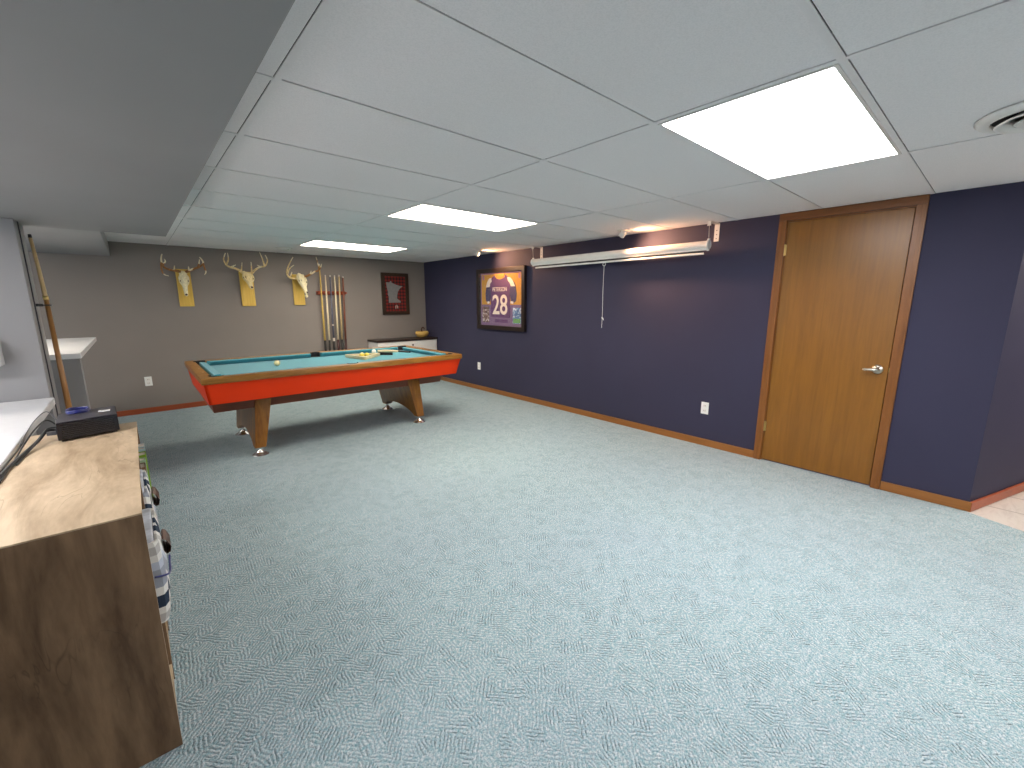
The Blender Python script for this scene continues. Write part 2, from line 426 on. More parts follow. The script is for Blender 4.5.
for WY0, WY1 in WINS: box(bm, XL-T, XL, WY0, WY1, -.06, WZ0); box(bm, XL-T, XL, WY0, WY1, WZ1, H+.1)
struct('wall_left', bm, M['grey'])
for k_, (WY0, WY1) in enumerate(WINS):
    wn = bpy.data.objects.new('window_%d' % (k_+1), None); COL.objects.link(wn); wn.location = (XL, (WY0+WY1)/2, WZ0); wn['kind'] = 'structure'
    bm = B()
    for k in range(4):
        y = WY0+(WY1-WY0)*k/3; box(bm, XL-.08, XL-.03, max(y-.03, WY0+.0005), min(y+.03, WY1-.0005), WZ0+.001, WZ1-.001)
    finish('window_frame', bm, M['white'], wn)
    bm = B(); box(bm, XL-.10, XL+.03, WY0+.0005, WY1-.0005, WZ0+.0005, WZ0+.02); finish('window_sill', bm, M['white_top'], wn)
    pl_ = bpy.data.lights.new('window_portal', 'AREA'); pl_.shape = 'RECTANGLE'; pl_.size = WY1-WY0; pl_.size_y = WZ1-WZ0; pl_.cycles.is_portal = True
    po = bpy.data.objects.new('window_portal', pl_); COL.objects.link(po); po.location = (XL-.11, (WY0+WY1)/2, (WZ0+WZ1)/2); po.rotation_euler = (PI/2, 0, -PI/2)

# ceiling: 2 x 4 ft lay-in tiles on a metal grid
GX0, GY0, GA, GB = .4425, 1.6457, .6141, 1.219
bm = B()
bx = [GX0+GB*j for j in range(-4, 6)]; by = [GY0-GA*i for i in range(-9, 9)][::-1]
xs = sorted([XL-.02]+[x for x in bx if XL < x < 6.5]+[6.52]); ys = sorted([YF-.02]+[y for y in by if YF < y < YB]+[YB+.02])
LIGHTS = [(1, 2, 1), (1, 2, -3+0), (1, 2, -7)]
fix = []      # light openings: (x0,x1,y0,y1)
for (i1) in (2, -2, -6, 6):
    y0 = GY0-GA*i1; fix.append((GX0+GB, GX0+2*GB, y0, y0+GA))
fix.append((GX0-2*GB-.0, GX0-GB, GY0-GA*0, GY0+GA)); fix.append((GX0-2*GB, GX0-GB, GY0+GA*4, GY0+GA*5)); fix.append((GX0+3*GB, GX0+4*GB, GY0-GA*5, GY0-GA*4))  # first of these is unseen, added to light the column and side area
fix = [(a, b, min(c, d), max(c, d)) for a, b, c, d in fix]
# row order: the near light lies between lines 1 and 2, the next between -2 and -3, the far one between -6 and -7
fix[1] = (GX0+GB, GX0+2*GB, GY0+GA*2, GY0+GA*3); fix[2] = (GX0+GB, GX0+2*GB, GY0+GA*6, GY0+GA*7)
def is_fix(xa, ya):
    return any(abs(xa-f[0]) < .02 and abs(ya-f[2]) < .02 for f in fix)
g = .0138
for xa, xb in zip(xs, xs[1:]):
    for ya, yb in zip(ys, ys[1:]):
        if is_fix(xa, ya): continue
        if xb-xa < .04 or yb-ya < .04: continue
        box(bm, xa+.0118, xb-g, ya+.0118, yb-g, H+.002+random.uniform(0, .0015), H+.02)
o = struct('ceiling', bm, M['ceil'], loc=(0, 0, H)); 
bm = B()
for x in xs[1:-1]: box(bm, x-.0115, x+.0115, YF, YB, H, H+.003)
for y in ys[1:-1]:
    for xa, xb in zip(xs, xs[1:]): box(bm, xa+.0115, xb-.0115, y-.0115, y+.0115, H, H+.003)
struct('ceiling_grid', bm, M['tee'], loc=(0, 0, H))
bm = B(); box(bm, XL-T, 6.5, YF-T, YB+T, H+.1, H+.16)
struct('ceiling_deck', bm, M['shadow_hole'], loc=(0, 0, H+.1))

# dropped soffits along the left
bm = B(); box(bm, -.74, .255, YF, 4.06, 1.85, H-.001); struct('soffit', bm, M['soffit'], bevel=.004)
bm = B(); box(bm, -.74, -.105, 4.0605, YB-.001, 1.92, H-.001); struct('soffit_far', bm, M['column'], bevel=.004)
# column
bm = B(); box(bm, -.738, -.435, 3.76, 4.05, 0.001, 1.849)
struct('column', bm, M['column'], bevel=.003)
bm = B(); box(bm, -.4345, -.4295, 3.86, 3.875, .002, 1.848);
struct('trim_column', bm, M['grey_metal'])  # thin dark strip down the right face of the column

# baseboards
def baseb(name, poly, mat):
    bm = B(); hexa(bm, [(x, y, 0.0005) for x, y in poly], [(x, y, .068) for x, y in poly]); struct(name, bm, mat, bevel=.003)
baseb('baseboard_right', [(XR-.014, 1.309), (XR-.0005, 1.309), (XR-.0005, YB-.015), (XR-.014, YB-.015)], M['base_y'])
n_ = Vector((-.322, -1, 0)).normalized()*.014
baseb('baseboard_corner', [(XR-.014, .427), (XR-.014, -.03+n_.y*.9), (XR-.0005, -.0305), (XR-.0005, .427)], M['base_y'])
baseb('baseboard_return', [(XR-.013, -.03+n_.y), (XR+.0, -.0315), (6.39, -.032-.322*(6.39-XR)), (6.39+n_.x, -.031-.322*(6.39-XR)+n_.y)], M['base_x'])
baseb('baseboard_back', [(-1.1, YB-.014), (XR-.015, YB-.014), (XR-.015, YB-.0005), (-1.1, YB-.0005)], M['base_x'])

bm = B(); box(bm, XR+T+.0005, XR+T+.03, .40, 1.34, -.06, H+.1); struct('wall_behind_door', bm, M['navy'])  # unseen backing, added to stop light leaking in under the door
# door with casing
dr = bpy.data.objects.new('door_1', None); COL.objects.link(dr); dr.location = (XR, .868, 0); dr['kind'] = 'structure'
bm = B()
cw = .056
for y0, y1 in ((.428, .428+cw), (1.308-cw, 1.308)):
    hexa(bm, [(XR-.017, y0, .001), (XR-.0005, y0, .001), (XR-.0005, y1, .001), (XR-.017, y1, .001)], [(XR-.017, y0, 2.026), (XR-.0005, y0, 2.026), (XR-.0005, y1, 2.026), (XR-.017, y1, 2.026)])
    ym = y0+.012 if y0 < 1 else y1-.012
    box(bm, XR-.020, XR-.017, min(ym, (y0+y1)/2), max(ym, (y0+y1)/2), .001, 2.026)
finish('casing', bm, M['casing'], dr, bevel=.003)
bm = B(); box(bm, XR-.017, XR-.0005, .428, 1.308, 2.0265, H-.001); box(bm, XR-.020, XR-.017, .44, 1.296, 2.045, 2.074); finish('casing_head', bm, M['casing_h'], dr, bevel=.003)
bm = B()
box(bm, XR+.001, XR+.11, DY0+.0005, DY0+.010, .001, DZ-.001); box(bm, XR+.001, XR+.11, DY1-.010, DY1-.0005, .001, DZ-.001); box(bm, XR+.001, XR+.11, DY0+.010, DY1-.010, DZ-.010, DZ-.0005)
finish('jamb', bm, M['casing'], dr)
bm = B(); box(bm, XR-.004, XR+.036, .4905, 1.2415, .014, 2.0135)
leaf = finish('door_leaf', bm, M['door'], dr, bevel=.002)
bm = B()
lathe(bm, [(.0001, 0), (.033, 0), (.033, .005), (.028, .011), (.016, .014), (.0125, .018), (.0125, .048), (.0001, .050)], (XR-.0042, .550, .900), (-1, 0, 0), 28)
tube(bm, [(XR-.048, .545, .900, .013), (XR-.054, .560, .900, .0135), (XR-.056, .585, .899, .010), (XR-.055, .605, .898, .0090), (XR-.052, .618, .897, .0100), (XR-.048, .630, .897, .006)], 14)
finish('door_handle', bm, M['nickel'], leaf, smooth=True)
bm = B(); box(bm, XR-.004, XR+.004, .4795, .4885, .885, .915); finish('strike_plate', bm, M['brass'], dr)
for z in (1.80, .315):
    bm = B(); tube(bm, [(XR-.010, 1.2475, z-.044, .0055), (XR-.010, 1.2475, z+.044, .0055)], 10, False); box(bm, XR-.008, XR-.0045, 1.236, 1.2495, z-.042, z+.042)
    finish('hinge', bm, M['brass'], dr)

# ------------------------------------------------------------------ ceiling lights
def troffer(i, f, label, mat):
    x0, x1, y0, y1 = f
    t = thing('ceiling_light', label, 'ceiling light', ((x0+x1)/2, (y0+y1)/2, H), None)
    a = .012; w = .012
    bm = B()
    for (p, q, r_, s) in ((x0+a, x1-a, y0+a, y0+a+w), (x0+a, x1-a, y1-a-w, y1-a), (x0+a, x0+a+w, y0+a+w, y1-a-w), (x1-a-w, x1-a, y0+a+w, y1-a-w)):
        box(bm, p, q, r_, s, H-.003, H+.03)
    finish('frame', bm, M['white'], t)
    bm = B(); box(bm, x0+a+w, x1-a-w, y0+a+w, y1-a-w, H+.003, H+.008)
    finish('diffuser', bm, mat, t)
    bm = B(); box(bm, x0+a, x1-a, y0+a, y1-a, H+.03, H+.09); finish('housing', bm, M['white'], t)
labs = ['large bright rectangular ceiling light panel in front of the wooden door', 'rectangular ceiling light panel in the middle of the three in view, above the table front',
        'farthest narrow looking ceiling light panel, near the grey back wall', 'ceiling light panel behind the camera position', 'ceiling light panel over the side area behind the column', 'ceiling light panel at the rear of the side area, behind the column', 'ceiling light panel over the tiled passage beyond the corner']
mats = [M['diffuser'], M['diffuser_warm'], M['diffuser_warm'], M['diffuser'], M['diffuser'], M['diffuser_warm'], M['diffuser_warm']]
for i, f in enumerate(fix): troffer(i, f, labs[i], mats[i])

# adjustable warm spot lights on the ceiling
def eyeball(x, y, label, tgt, power):
    t = thing('spot_light', label, 'spot light', (x, y, H))
    bm = B(); lathe(bm, [(.0001, 0), (.060, 0), (.062, -.006), (.050, -.010), (.0001, -.010)], (x, y, H-.0005), seg=28); finish('trim_ring', bm, M['white'], t, smooth=False)
    d = (Vector(tgt)-Vector((x, y, H-.03))).normalized()
    bm = B(); lathe(bm, [(.0001, -.03), (.030, -.028), (.040, -.005), (.040, .012), (.034, .026), (.028, .030), (.026, .020), (.0001, .018)], (x, y, H-.035), d, 24); finish('lamp_head', bm, M['white'], t, smooth=True)
    bm = B(); lathe(bm, [(.0001, 0), (.024, 0), (.020, .005), (.0001, .008)], Vector((x, y, H-.035))+d*.021, d, 20); finish('bulb', bm, M['bulb'], t)
    ld = bpy.data.lights.new('spot_lamp', 'SPOT'); ld.energy = power; ld.color = (1.0, .50, .24); ld.spot_size = math.radians(158); ld.spot_blend = 1.0; ld.shadow_soft_size = .04
    lo = bpy.data.objects.new('spot_lamp', ld); COL.objects.link(lo); lo.parent = t
    lo.location = Vector((0, 0, -.035))+d*.045
    lo.rotation_euler = d.to_track_quat('-Z', 'Y').to_euler()
eyeball(3.75, 2.60, 'small white adjustable spot light on ceiling above the projection screen', (XR, 2.15, 1.70), 14)
eyeball(3.72, 4.96, 'small white adjustable spot light on ceiling near the framed jersey', (XR, 4.45, 1.80), 10)

# round air diffuser and small round vent
def round_vent(x, y, r, label):
    t = thing('air_vent', label, 'air vent', (x, y, H))
    bm = B(); lathe(bm, [(r*.80, .0), (r, 0), (r*1.0, -.006), (r*.93, -.016), (r*.80, -.020), (r*.78, -.010), (r*.80, .0)], (x, y, H-.0005), seg=40); finish('outer_ring', bm, M['white'], t, smooth=True)
    bm = B(); lathe(bm, [(.0001, 0), (r*.79, 0), (r*.79, -.002), (.0001, -.002)], (x, y, H-.001), seg=32); finish('duct', bm, M['shadow_hole'], t)
    for k, (ra_, rb_) in enumerate(((.72, .50), (.46, .26))):
        bm = B(); lathe(bm, [(r*rb_, -.004), (r*ra_, -.030), (r*(ra_-.04), -.031), (r*(rb_-.03), -.006), (r*rb_, -.004)], (x, y, H), seg=36); finish('cone', bm, M['white'], t, smooth=True)
    bm = B(); lathe(bm, [(.0001, -.004), (r*.05, -.004), (r*.22, -.030), (.0001, -.032)], (x, y, H), seg=24); finish('center_cap', bm, M['white'], t, smooth=True)
round_vent(2.655, -.015, .20, 'round white ceiling air vent near the bright light panel, cut by the photo edge')
round_vent(1.60, 6.33, .10, 'small round vent on ceiling above the middle deer skull')

# ------------------------------------------------------------------ outlets
def outlet(c, nrm, label):
    t = thing('wall_outlet', label, 'outlet', c)
    cx, cy, cz = c
    def bx_(w, h, d0, d1, du=0, dz=0):
        bm = B()
        if nrm == 'x': box(bm, cx-d1, cx-d0, cy-w/2+du, cy+w/2+du, cz-h/2+dz, cz+h/2+dz)
        else: box(bm, cx-w/2+du, cx+w/2+du, cy-d1, cy-d0, cz-h/2+dz, cz+h/2+dz)
        return bm
    finish('cover_plate', bx_(.072, .116, .0003, .006), M['white_plastic'], t, bevel=.002)
    for dz in (-.024, .024):
        s = finish('socket', bx_(.034, .030, .006, .008, 0, dz), M['cream_paint'], t, bevel=.003)
        bm = bx_(.003, .010, .0081, .0086, -.007, dz); b2 = bx_(.003, .010, .0081, .0086, .007, dz)
        finish('slot', bm, M['shadow_hole'], s); finish('slot', b2, M['shadow_hole'], s)
outlet((XR, 1.783, .374), 'x', 'white wall outlet low on the navy wall beside the wooden door')
outlet((XR, 5.412, .384), 'x', 'white wall outlet low on the navy wall below the framed jersey')
outlet((.052, YB, .405), 'y', 'white wall outlet low on the grey back wall, left of the pool table')

# ------------------------------------------------------------------ pool table
tx0, tx1, ty0, ty1 = .338, 2.795, 4.045, 5.405
ZT = .800
pt = thing('pool_table', 'teal cloth pool table with oak rails and orange red sides', 'pool table', ((tx0+tx1)/2, (ty0+ty1)/2, 0))
RW = .108
ix0, ix1, iy0, iy1 = tx0+RW, tx1-RW, ty0+RW, ty1-RW
def arc(cx, cy, r, a0, a1, n=10): return [(cx+r*math.cos(math.radians(a0+(a1-a0)*k/n)), cy+r*math.sin(math.radians(a0+(a1-a0)*k/n))) for k in range(n+1)]
xm = (ix0+ix1)/2
pr = .056
hole = []
hole += arc(ix0+.020, iy0+.020, pr, 75+180-180+0+0, 75+0, 1)[:0]
# corner pocket cut-outs bulge into the wood corners, side ones into the long rails
def corner(cx, cy, a0, a1): return arc(cx, cy, pr, a0, a1, 12)
hole = []
hole += corner(ix0+.012, iy0+.012, 135, 315)
hole += arc(xm, iy0-.006, .050, 180, 360, 12)
hole += corner(ix1-.012, iy0+.012, 225, 405)
hole += corner(ix1-.012, iy1-.012, 315, 495)
hole += arc(xm, iy1+.006, .050, 0, 180, 12)
hole += corner(ix0+.012, iy1-.012, 45, 225)
outer = [(tx0, ty0), (tx1, ty0), (tx1, ty1), (tx0, ty1)]
bm = curve_prism([outer, hole], .052, lambda u, v, w: (u, v, ZT-.052+w))
finish('rail', bm, M['tablewood'], pt, bevel=.004)
# playing bed
bm = B(); box(bm, tx0+.03, tx1-.03, ty0+.03, ty1-.03, .715, .740); finish('slate_frame', bm, M['bodywood'], pt)
ZB = .750
bo = [(ix0-.02, iy0-.02), (ix1+.02, iy0-.02), (ix1+.02, iy1+.02), (ix0-.02, iy1+.02)]
bm = B(); hexa(bm, [(x, y, .7405) for x, y in bo], [(x, y, ZB) for x, y in bo])
finish('playing_cloth', bm, M['felt'], pt)
# cushions with a slanting nose
CW = .052
def cushion(p0, p1, inn, cut0, cut1):
    """p0,p1: rail edge ends; inn: inward direction; cut: end set-back at the nose"""
    p0 = Vector((*p0, 0)); p1 = Vector((*p1, 0)); n = Vector((*inn, 0)); d = (p1-p0).normalized()
    sec = [(0, ZB+.001), (0, ZT-.002), (CW*.55, ZT-.002), (CW, ZT-.006), (CW, ZT-.012), (CW*.35, ZB+.001)]
    a = [p0+n*s+d*cut0*(s/CW)+Vector((0, 0, z)) for s, z in sec]; b = [p1+n*s-d*cut1*(s/CW)+Vector((0, 0, z)) for s, z in sec]
    bm = B(); hexa(bm, a, b); finish('cushion', bm, M['felt'], pt, bevel=.002)
pk = .066
for yy, n in ((iy0, (0, 1)), (iy1, (0, -1))):
    cushion((ix0+pk, yy), (xm-.052, yy), n, .035, .014); cushion((xm+.052, yy), (ix1-pk, yy), n, .014, .035)
cushion((ix0, iy0+pk), (ix0, iy1-pk), (1, 0), .035, .035); cushion((ix1, iy0+pk), (ix1, iy1-pk), (-1, 0), .035, .035)
# pockets
for cx, cy, r in ((ix0+.012, iy0+.012, pr), (ix1-.012, iy0+.012, pr), (ix0+.012, iy1-.012, pr), (ix1-.012, iy1-.012, pr), (xm, iy0-.006, .05), (xm, iy1+.006, .05)):
    bm = B(); lathe(bm, [(.0001, .752), (r*.98, .752), (r*.995, .797), (r*1.04, .8035), (r*1.10, .8035), (r*1.08, .8008), (r*.99, .8005), (r*.985, .7515), (.0001, .7512)], (cx, cy, 0), seg=28)
    # open the pocket mouth: keep only the outer half of the collar
    ctr = Vector((xm, (iy0+iy1)/2, 0)); dv = (ctr-Vector((cx, cy, 0))); dv = Vector((0, 1 if cy < ctr.y else -1, 0)) if abs(cx-xm) < .01 else Vector((1 if cx < xm else -1, 1 if cy < ctr.y else -1, 0)).normalized()
    kill = [f for f in bm.faces if (f.calc_center_median()-Vector((cx, cy, 0))).dot(dv) > .012 and f.calc_center_median().z > .7535]
    bmesh.ops.delete(bm, geom=kill, context='FACES')
    finish('pocket', bm, M['pocket'], pt)
# rail sights: pale dots let into the wood
def sight(x, y): 
    bm = B(); lathe(bm, [(.0001, 0), (.006, 0), (.006, .0008), (.0001, .0008)], (x, y, ZT), seg=10); finish('rail_sight', bm, M['offwhite'], pt)
for k in range(1, 8):
    if k == 4: continue
    for yy in (ty0+.055, ty1-.055): sight(ix0+(ix1-ix0)*k/8, yy)
for k in (1, 2, 3):
    for xx in (tx0+.055, tx1-.055): sight(xx, iy0+(iy1-iy0)*k/4)
# orange red apron, leaning inwards towards its lower edge
a0 = .014; a1 = .062; zt_, zb_ = ZT-.052, .572
A = [(tx0+a0, ty0+a0), (tx1-a0, ty0+a0), (tx1-a0, ty1-a0), (tx0+a0, ty1-a0)]
Bq = [(tx0+.038, ty0+a1), (tx1-.048, ty0+a1), (tx1-.048, ty1-a1), (tx0+.038, ty1-a1)]
for k, nm in ((0, 'front'), (1, 'right'), (2, 'back'), (3, 'left')):
    p, q = A[k], A[(k+1) % 4]; r_, s = Bq[k], Bq[(k+1) % 4]
    ct = Vector(((tx0+tx1)/2, (ty0+ty1)/2))
    d = (Vector(q)-Vector(p)).normalized(); nin = Vector((-d.y, d.x))*.02
    top = [(*p, zt_-.0005), (*q, zt_-.0005), (q[0]+nin.x, q[1]+nin.y, zt_-.0005), (p[0]+nin.x, p[1]+nin.y, zt_-.0005)]
    bot = [(*r_, zb_), (*s, zb_), (s[0]+nin.x, s[1]+nin.y, zb_), (r_[0]+nin.x, r_[1]+nin.y, zb_)]
    bm = B(); hexa(bm, bot, top); finish('apron', bm, M['red'], pt)
# lower body (ball return box)
bm = B()
hexa(bm, [(tx0+.085, ty0+.30, .452), (tx1-.12, ty0+.30, .452), (tx1-.12, ty1-.30, .452), (tx0+.085, ty1-.30, .452)],
     [(tx0+.065, ty0+.24, .600), (tx1-.10, ty0+.24, .600), (tx1-.10, ty1-.24, .600), (tx0+.065, ty1-.24, .600)])
box(bm, tx0+.08, tx1-.08, ty0+.09, ty1-.09, .574, .7145)
finish('lower_body', bm, M['bodywood'], pt, bevel=.003)
# leg panels: wide boards with an arched underside, leaning out
def leg(xi_t, xo_t, xi_b, xo_b):
    """x at the top (inner, outer) and at the bottom"""
    yf, yb = 4.315, 5.245; zt, zb = .573, .078
    prof = [(yf, zb), (yf, zt), (yb, zt), (yb, zb), (yb-.085, zb)]
    n = 12; ya, yc = yb-.085, yf+.085
    for k in range(1, n): 
        t = k/n; y = ya+(yc-ya)*t; prof.append((y, zb+.095*math.sin(PI*t)**.6))
    prof.append((yc, zb))
    # upper half tapers towards the feet in y as well
    def bx_(y, z, outer):
        t = (z-zb)/(zt-zb); xi = xi_b+(xi_t-xi_b)*t; xo = xo_b+(xo_t-xo_b)*t
        return (xo if outer else xi, y, z)
    bm = curve_prism([[(y, z) for y, z in prof]], 1, lambda u, v, w: bx_(u, v, w > .5))
    L = finish('leg', bm, M['legwood'], pt, bevel=.003)
    xc = (xi_b+xo_b)/2
    for y in (yf+.045, yb-.045):
        bm = B(); lathe(bm, [(.0001, .001), (.070, .001), (.070, .006), (.060, .014), (.036, .030), (.022, .046), (.018, .054), (.018, .0775), (.0001, .0775)], (xc, y, 0), seg=28)
        finish('foot', bm, M['chrome'], L, smooth=False)
    return L
leg(.872, .735, .780, .690)
leg(2.222, 2.375, 2.340, 2.425)

# things lying on the table
def ball_thing(x, y, mat, label, grp='balls on the pool table', r=.0286):
    bm = B(); ball(bm, (x, y, ZB+r+.0004), r, 24)
    o = finish('billiard_ball', bm, mat, loc=(x, y, ZB+.0004), smooth=True); tag(o, label, 'billiard ball', grp)
ball_thing(1.045, 4.80, M['ivory'], 'cream ball alone on the left half of the teal pool table cloth', None)
ball_thing(2.215, 5.13, M['cueball'], 'white ball behind the wooden triangle rack on the pool table', None)
# triangle rack
def rot2(p, a): return (p[0]*math.cos(a)-p[1]*math.sin(a), p[0]*math.sin(a)+p[1]*math.cos(a))
tc = (1.97, 4.86); R1, R2 = .245, .190
def rtri(R, rr, n=5):
    out = []
    for k in range(3):
        a = math.radians(90+120*k); c = ((R-2*rr)*math.cos(a), (R-2*rr)*math.sin(a))
        for j in range(n+1):
            b = a-math.radians(60)+math.radians(120)*j/n; out.append((c[0]+rr*math.cos(b), c[1]+rr*math.sin(b)))
    return out
ang = math.radians(42)
bm = curve_prism([[tuple(Vector(rot2(p, ang))+Vector(tc)) for p in rtri(R1, .02)], [tuple(Vector(rot2(p, ang))+Vector(tc)) for p in rtri(R2, .012)]], .035, lambda u, v, w: (u, v, ZB+.0005+w))
o = finish('triangle_rack', bm, M['lightwood'], bevel=.002, loc=(*tc, ZB)); tag(o, 'pale wooden triangle ball rack lying flat on the pool table cloth', 'ball rack')
for k, (dx_, dy_) in enumerate(((-.035, -.03), (.035, -.012), (.0, .045))):
    ball_thing(tc[0]+dx_, tc[1]+dy_, M['yellowball'] if k < 2 else M['ivory'], ['yellow ball inside the triangle rack, toward its left', 'yellow ball inside the triangle rack, nearest the white cabinet end', 'cream ball at the back inside the triangle rack'][k], 'balls inside the triangle rack')
# table brush
tb = thing('table_brush', 'pale wooden table brush with a dark end lying right of the triangle rack', 'brush', (2.40, 4.80, ZB))
bm = B(); tube(bm, [(2.20, 4.985, .800, .013), (2.26, 4.935, .800, .017), (2.33, 4.873, .798, .017), (2.39, 4.82, .796, .010)], 10); finish('brush_back', bm, M['lightwood'], tb, smooth=True)
bm = B(); tube(bm, [(2.39, 4.82, .796, .010), (2.44, 4.775, .792, .009), (2.50, 4.722, .788, .011)], 10); finish('handle', bm, M['butt'], tb, smooth=True)
bm = B(); hexa(bm, [(2.20, 4.975, ZB+.001), (2.33, 4.86, ZB+.001), (2.34, 4.87, ZB+.001), (2.21, 4.985, ZB+.001)], [(2.20, 4.978, .792), (2.33, 4.863, .792), (2.34, 4.873, .792), (2.21, 4.988, .792)]); finish('bristles', bm, M['butt'], tb)

# ------------------------------------------------------------------ deer skull mounts
def plaque(x0, x1, z0, z1, label):
    t = thing('deer_skull_mount', label, 'deer skull', ((x0+x1)/2, YB, z0), 'deer skulls on the back wall')
    bm = B(); box(bm, x0, x1, YB-.022, YB-.0005, z0, z1); finish('plaque', bm, M['plaque'], t, bevel=.003)
    return t
def skull(t, top, nose, w, mat, tilt=0, side=0.):
    """lofted deer skull from the crown to the muzzle"""
    top = Vector(top); nose = Vector(nose); ax = (nose-top)
    L_ = ax.length; axn = ax.normalized()
    rt = Vector((1, 0, 0)); rt = (rt-axn*rt.dot(axn)).normalized(); rt = (Matrix.Rotation(side, 3, axn) @ rt)
    up = rt.cross(axn); up = up if up.y < 0 else -up
    prof = [(-.12, .30, .25), (-.05, .62, .55), (.05, .85, .78), (.16, 1.0, .85), (.27, 1.08, .80), (.38, .98, .74), (.48, .70, .66), (.60, .54, .56), (.75, .46, .44), (.88, .42, .34), (.97, .34, .24), (1.0, .15, .10)]
    bm = B(); rings = []
    for s, wr, hr in prof:
        c = top+axn*L_*s
        ring = []
        for k in range(20):
            a = 2*PI*k/20; cx_, cy_ = math.cos(a), math.sin(a)
            f = 1.0
            if .2 < s < .45 and abs(cx_) > .55 and cy_ > -.3 and cy_ < .75: f = .72      # eye sockets pressed in
            ring.append(bm.verts.new(c+rt*cx_*w*.5*wr*f+up*cy_*w*.42*hr))
        rings.append(ring)
    for r0, r1 in zip(rings, rings[1:]):
        for k in range(20): bm.faces.new((r0[k], r0[(k+1) % 20], r1[(k+1) % 20], r1[k]))
    bm.faces.new(rings[0]); bm.faces.new(rings[-1])
    # brow ridges, pedicles and upper teeth rows
    for s in (-1, 1):
        c = top+axn*L_*.20+rt*s*w*.46+up*w*.2
        tube(bm, [(*(top+axn*L_*.10+rt*s*w*.34+up*w*.22), w*.10), (*c, w*.11), (*(top+axn*L_*.38+rt*s*w*.44+up*w*.12), w*.08), (*(top+axn*L_*.52+rt*s*w*.30+up*w*.1), w*.05)], 8)
        tube(bm, [(*(top+axn*L_*.05+rt*s*w*.24+up*w*.15), w*.15), (*(top-axn*L_*.06+rt*s*w*.34+up*w*.12), w*.13)], 8, False)
    sk = finish('skull', bm, mat, t, smooth=True)
    for s in (-1, 1):
        bm = B(); c = top+axn*L_*.33+rt*s*w*.44+up*w*.12
        lathe(bm, [(.0001, -.004), (w*.13, -.002), (w*.14, .004), (w*.08, .007), (.0001, .008)], c, rt*s+up*.5, 14); finish('eye_socket', bm, M['leather'], sk, smooth=True)
    bm = B(); c = top+axn*L_*.93+up*w*.11
    lathe(bm, [(.0001, 0), (w*.13, 0), (w*.10, .006), (.0001, .007)], c, up, 12, sc=(1, 1.0)); finish('nasal_opening', bm, M['leather'], sk, smooth=True)
    return sk
def antler(t, mats, *branches):
    """first branch is the main beam"""
    bm = B()
    for k, br in enumerate(branches):
        n = len(br); r0 = .0175 if k == 0 else .0115
        pts = [(*p, r0*(1-.70*i/(n-1))+.0006) for i, p in enumerate(br)]
        if n > 2: tube(bm, pts, 9)
        else:
            m_ = [(pts[0][j]+pts[1][j])/2 for j in range(4)]; tube(bm, [pts[0], tuple(m_), pts[1]], 8)
    # pale tips: second material where a face is near a branch end
    tips = [Vector(b_[-1]) for b_ in branches]
    for f in bm.faces:
        c = f.calc_center_median()
        if any((c-tp_).length < .055 for tp_ in tips): f.material_index = 1
    finish('antler', bm, mats, t, smooth=True)
# first: dark brown drooping antlers
t = plaque(.480, .632, 1.333, 1.802, 'deer skull with dark brown curled antlers, leftmost on the back wall')
skull(t, (.553, 6.965, 1.745), (.556, 6.935, 1.462), .098, M['bone_white'])
BR = [M['antler_brown'], M['antler_tip']]
antler(t, BR, [(.525, 6.955, 1.765), (.484, 6.93, 1.775), (.424, 6.9, 1.782), (.367, 6.85, 1.809), (.349, 6.82, 1.865), (.352, 6.80, 1.92), (.364, 6.8, 1.958)],
       [(.347, 6.83, 1.86), (.338, 6.80, 1.80), (.343, 6.79, 1.74), (.362, 6.775, 1.712), (.396, 6.76, 1.700)], [(.464, 6.93, 1.775), (.473, 6.88, 1.832)], [(.356, 6.835, 1.835), (.384, 6.80, 1.87), (.378, 6.79, 1.90)])
antler(t, BR, [(.585, 6.955, 1.765), (.626, 6.93, 1.785), (.69, 6.9, 1.816), (.735, 6.86, 1.838), (.764, 6.82, 1.877), (.752, 6.80, 1.915), (.731, 6.8, 1.945)],
       [(.762, 6.82, 1.87), (.769, 6.8, 1.814), (.776, 6.78, 1.764), (.756, 6.77, 1.730)], [(.712, 6.89, 1.832), (.722, 6.85, 1.87), (.73, 6.82, 1.918)], [(.615, 6.93, 1.78), (.614, 6.89, 1.83)])
# second: raised pale antlers
t = plaque(1.172, 1.338, 1.334, 1.800, 'deer skull with tall pale upright antlers, middle of the three on the back wall')
skull(t, (1.250, 6.93, 1.765), (1.262, 6.76, 1.562), .128, M['bone'], side=-.35)
TN = [M['antler_tan'], M['antler_tip']]
antler(t, TN, [(1.222, 6.94, 1.765), (1.187, 6.93, 1.80), (1.125, 6.88, 1.828), (1.05, 6.82, 1.842), (1.002, 6.78, 1.869), (.980, 6.75, 1.935), (1.003, 6.72, 2.009)],
       [(1.002, 6.785, 1.863), (1.030, 6.75, 1.93), (1.026, 6.72, 2.012)], [(1.07, 6.835, 1.845), (1.115, 6.8, 1.872)], [(1.191, 6.92, 1.805), (1.198, 6.85, 1.910)])
antler(t, TN, [(1.275, 6.94, 1.76), (1.314, 6.93, 1.775), (1.348, 6.88, 1.821), (1.4, 6.82, 1.86), (1.454, 6.78, 1.874), (1.484, 6.75, 1.945), (1.458, 6.72, 2.014)],
       [(1.448, 6.78, 1.874), (1.425, 6.745, 1.96), (1.389, 6.7, 2.047)], [(1.408, 6.82, 1.861), (1.363, 6.8, 1.883)], [(1.313, 6.92, 1.785), (1.305, 6.85, 1.923)])
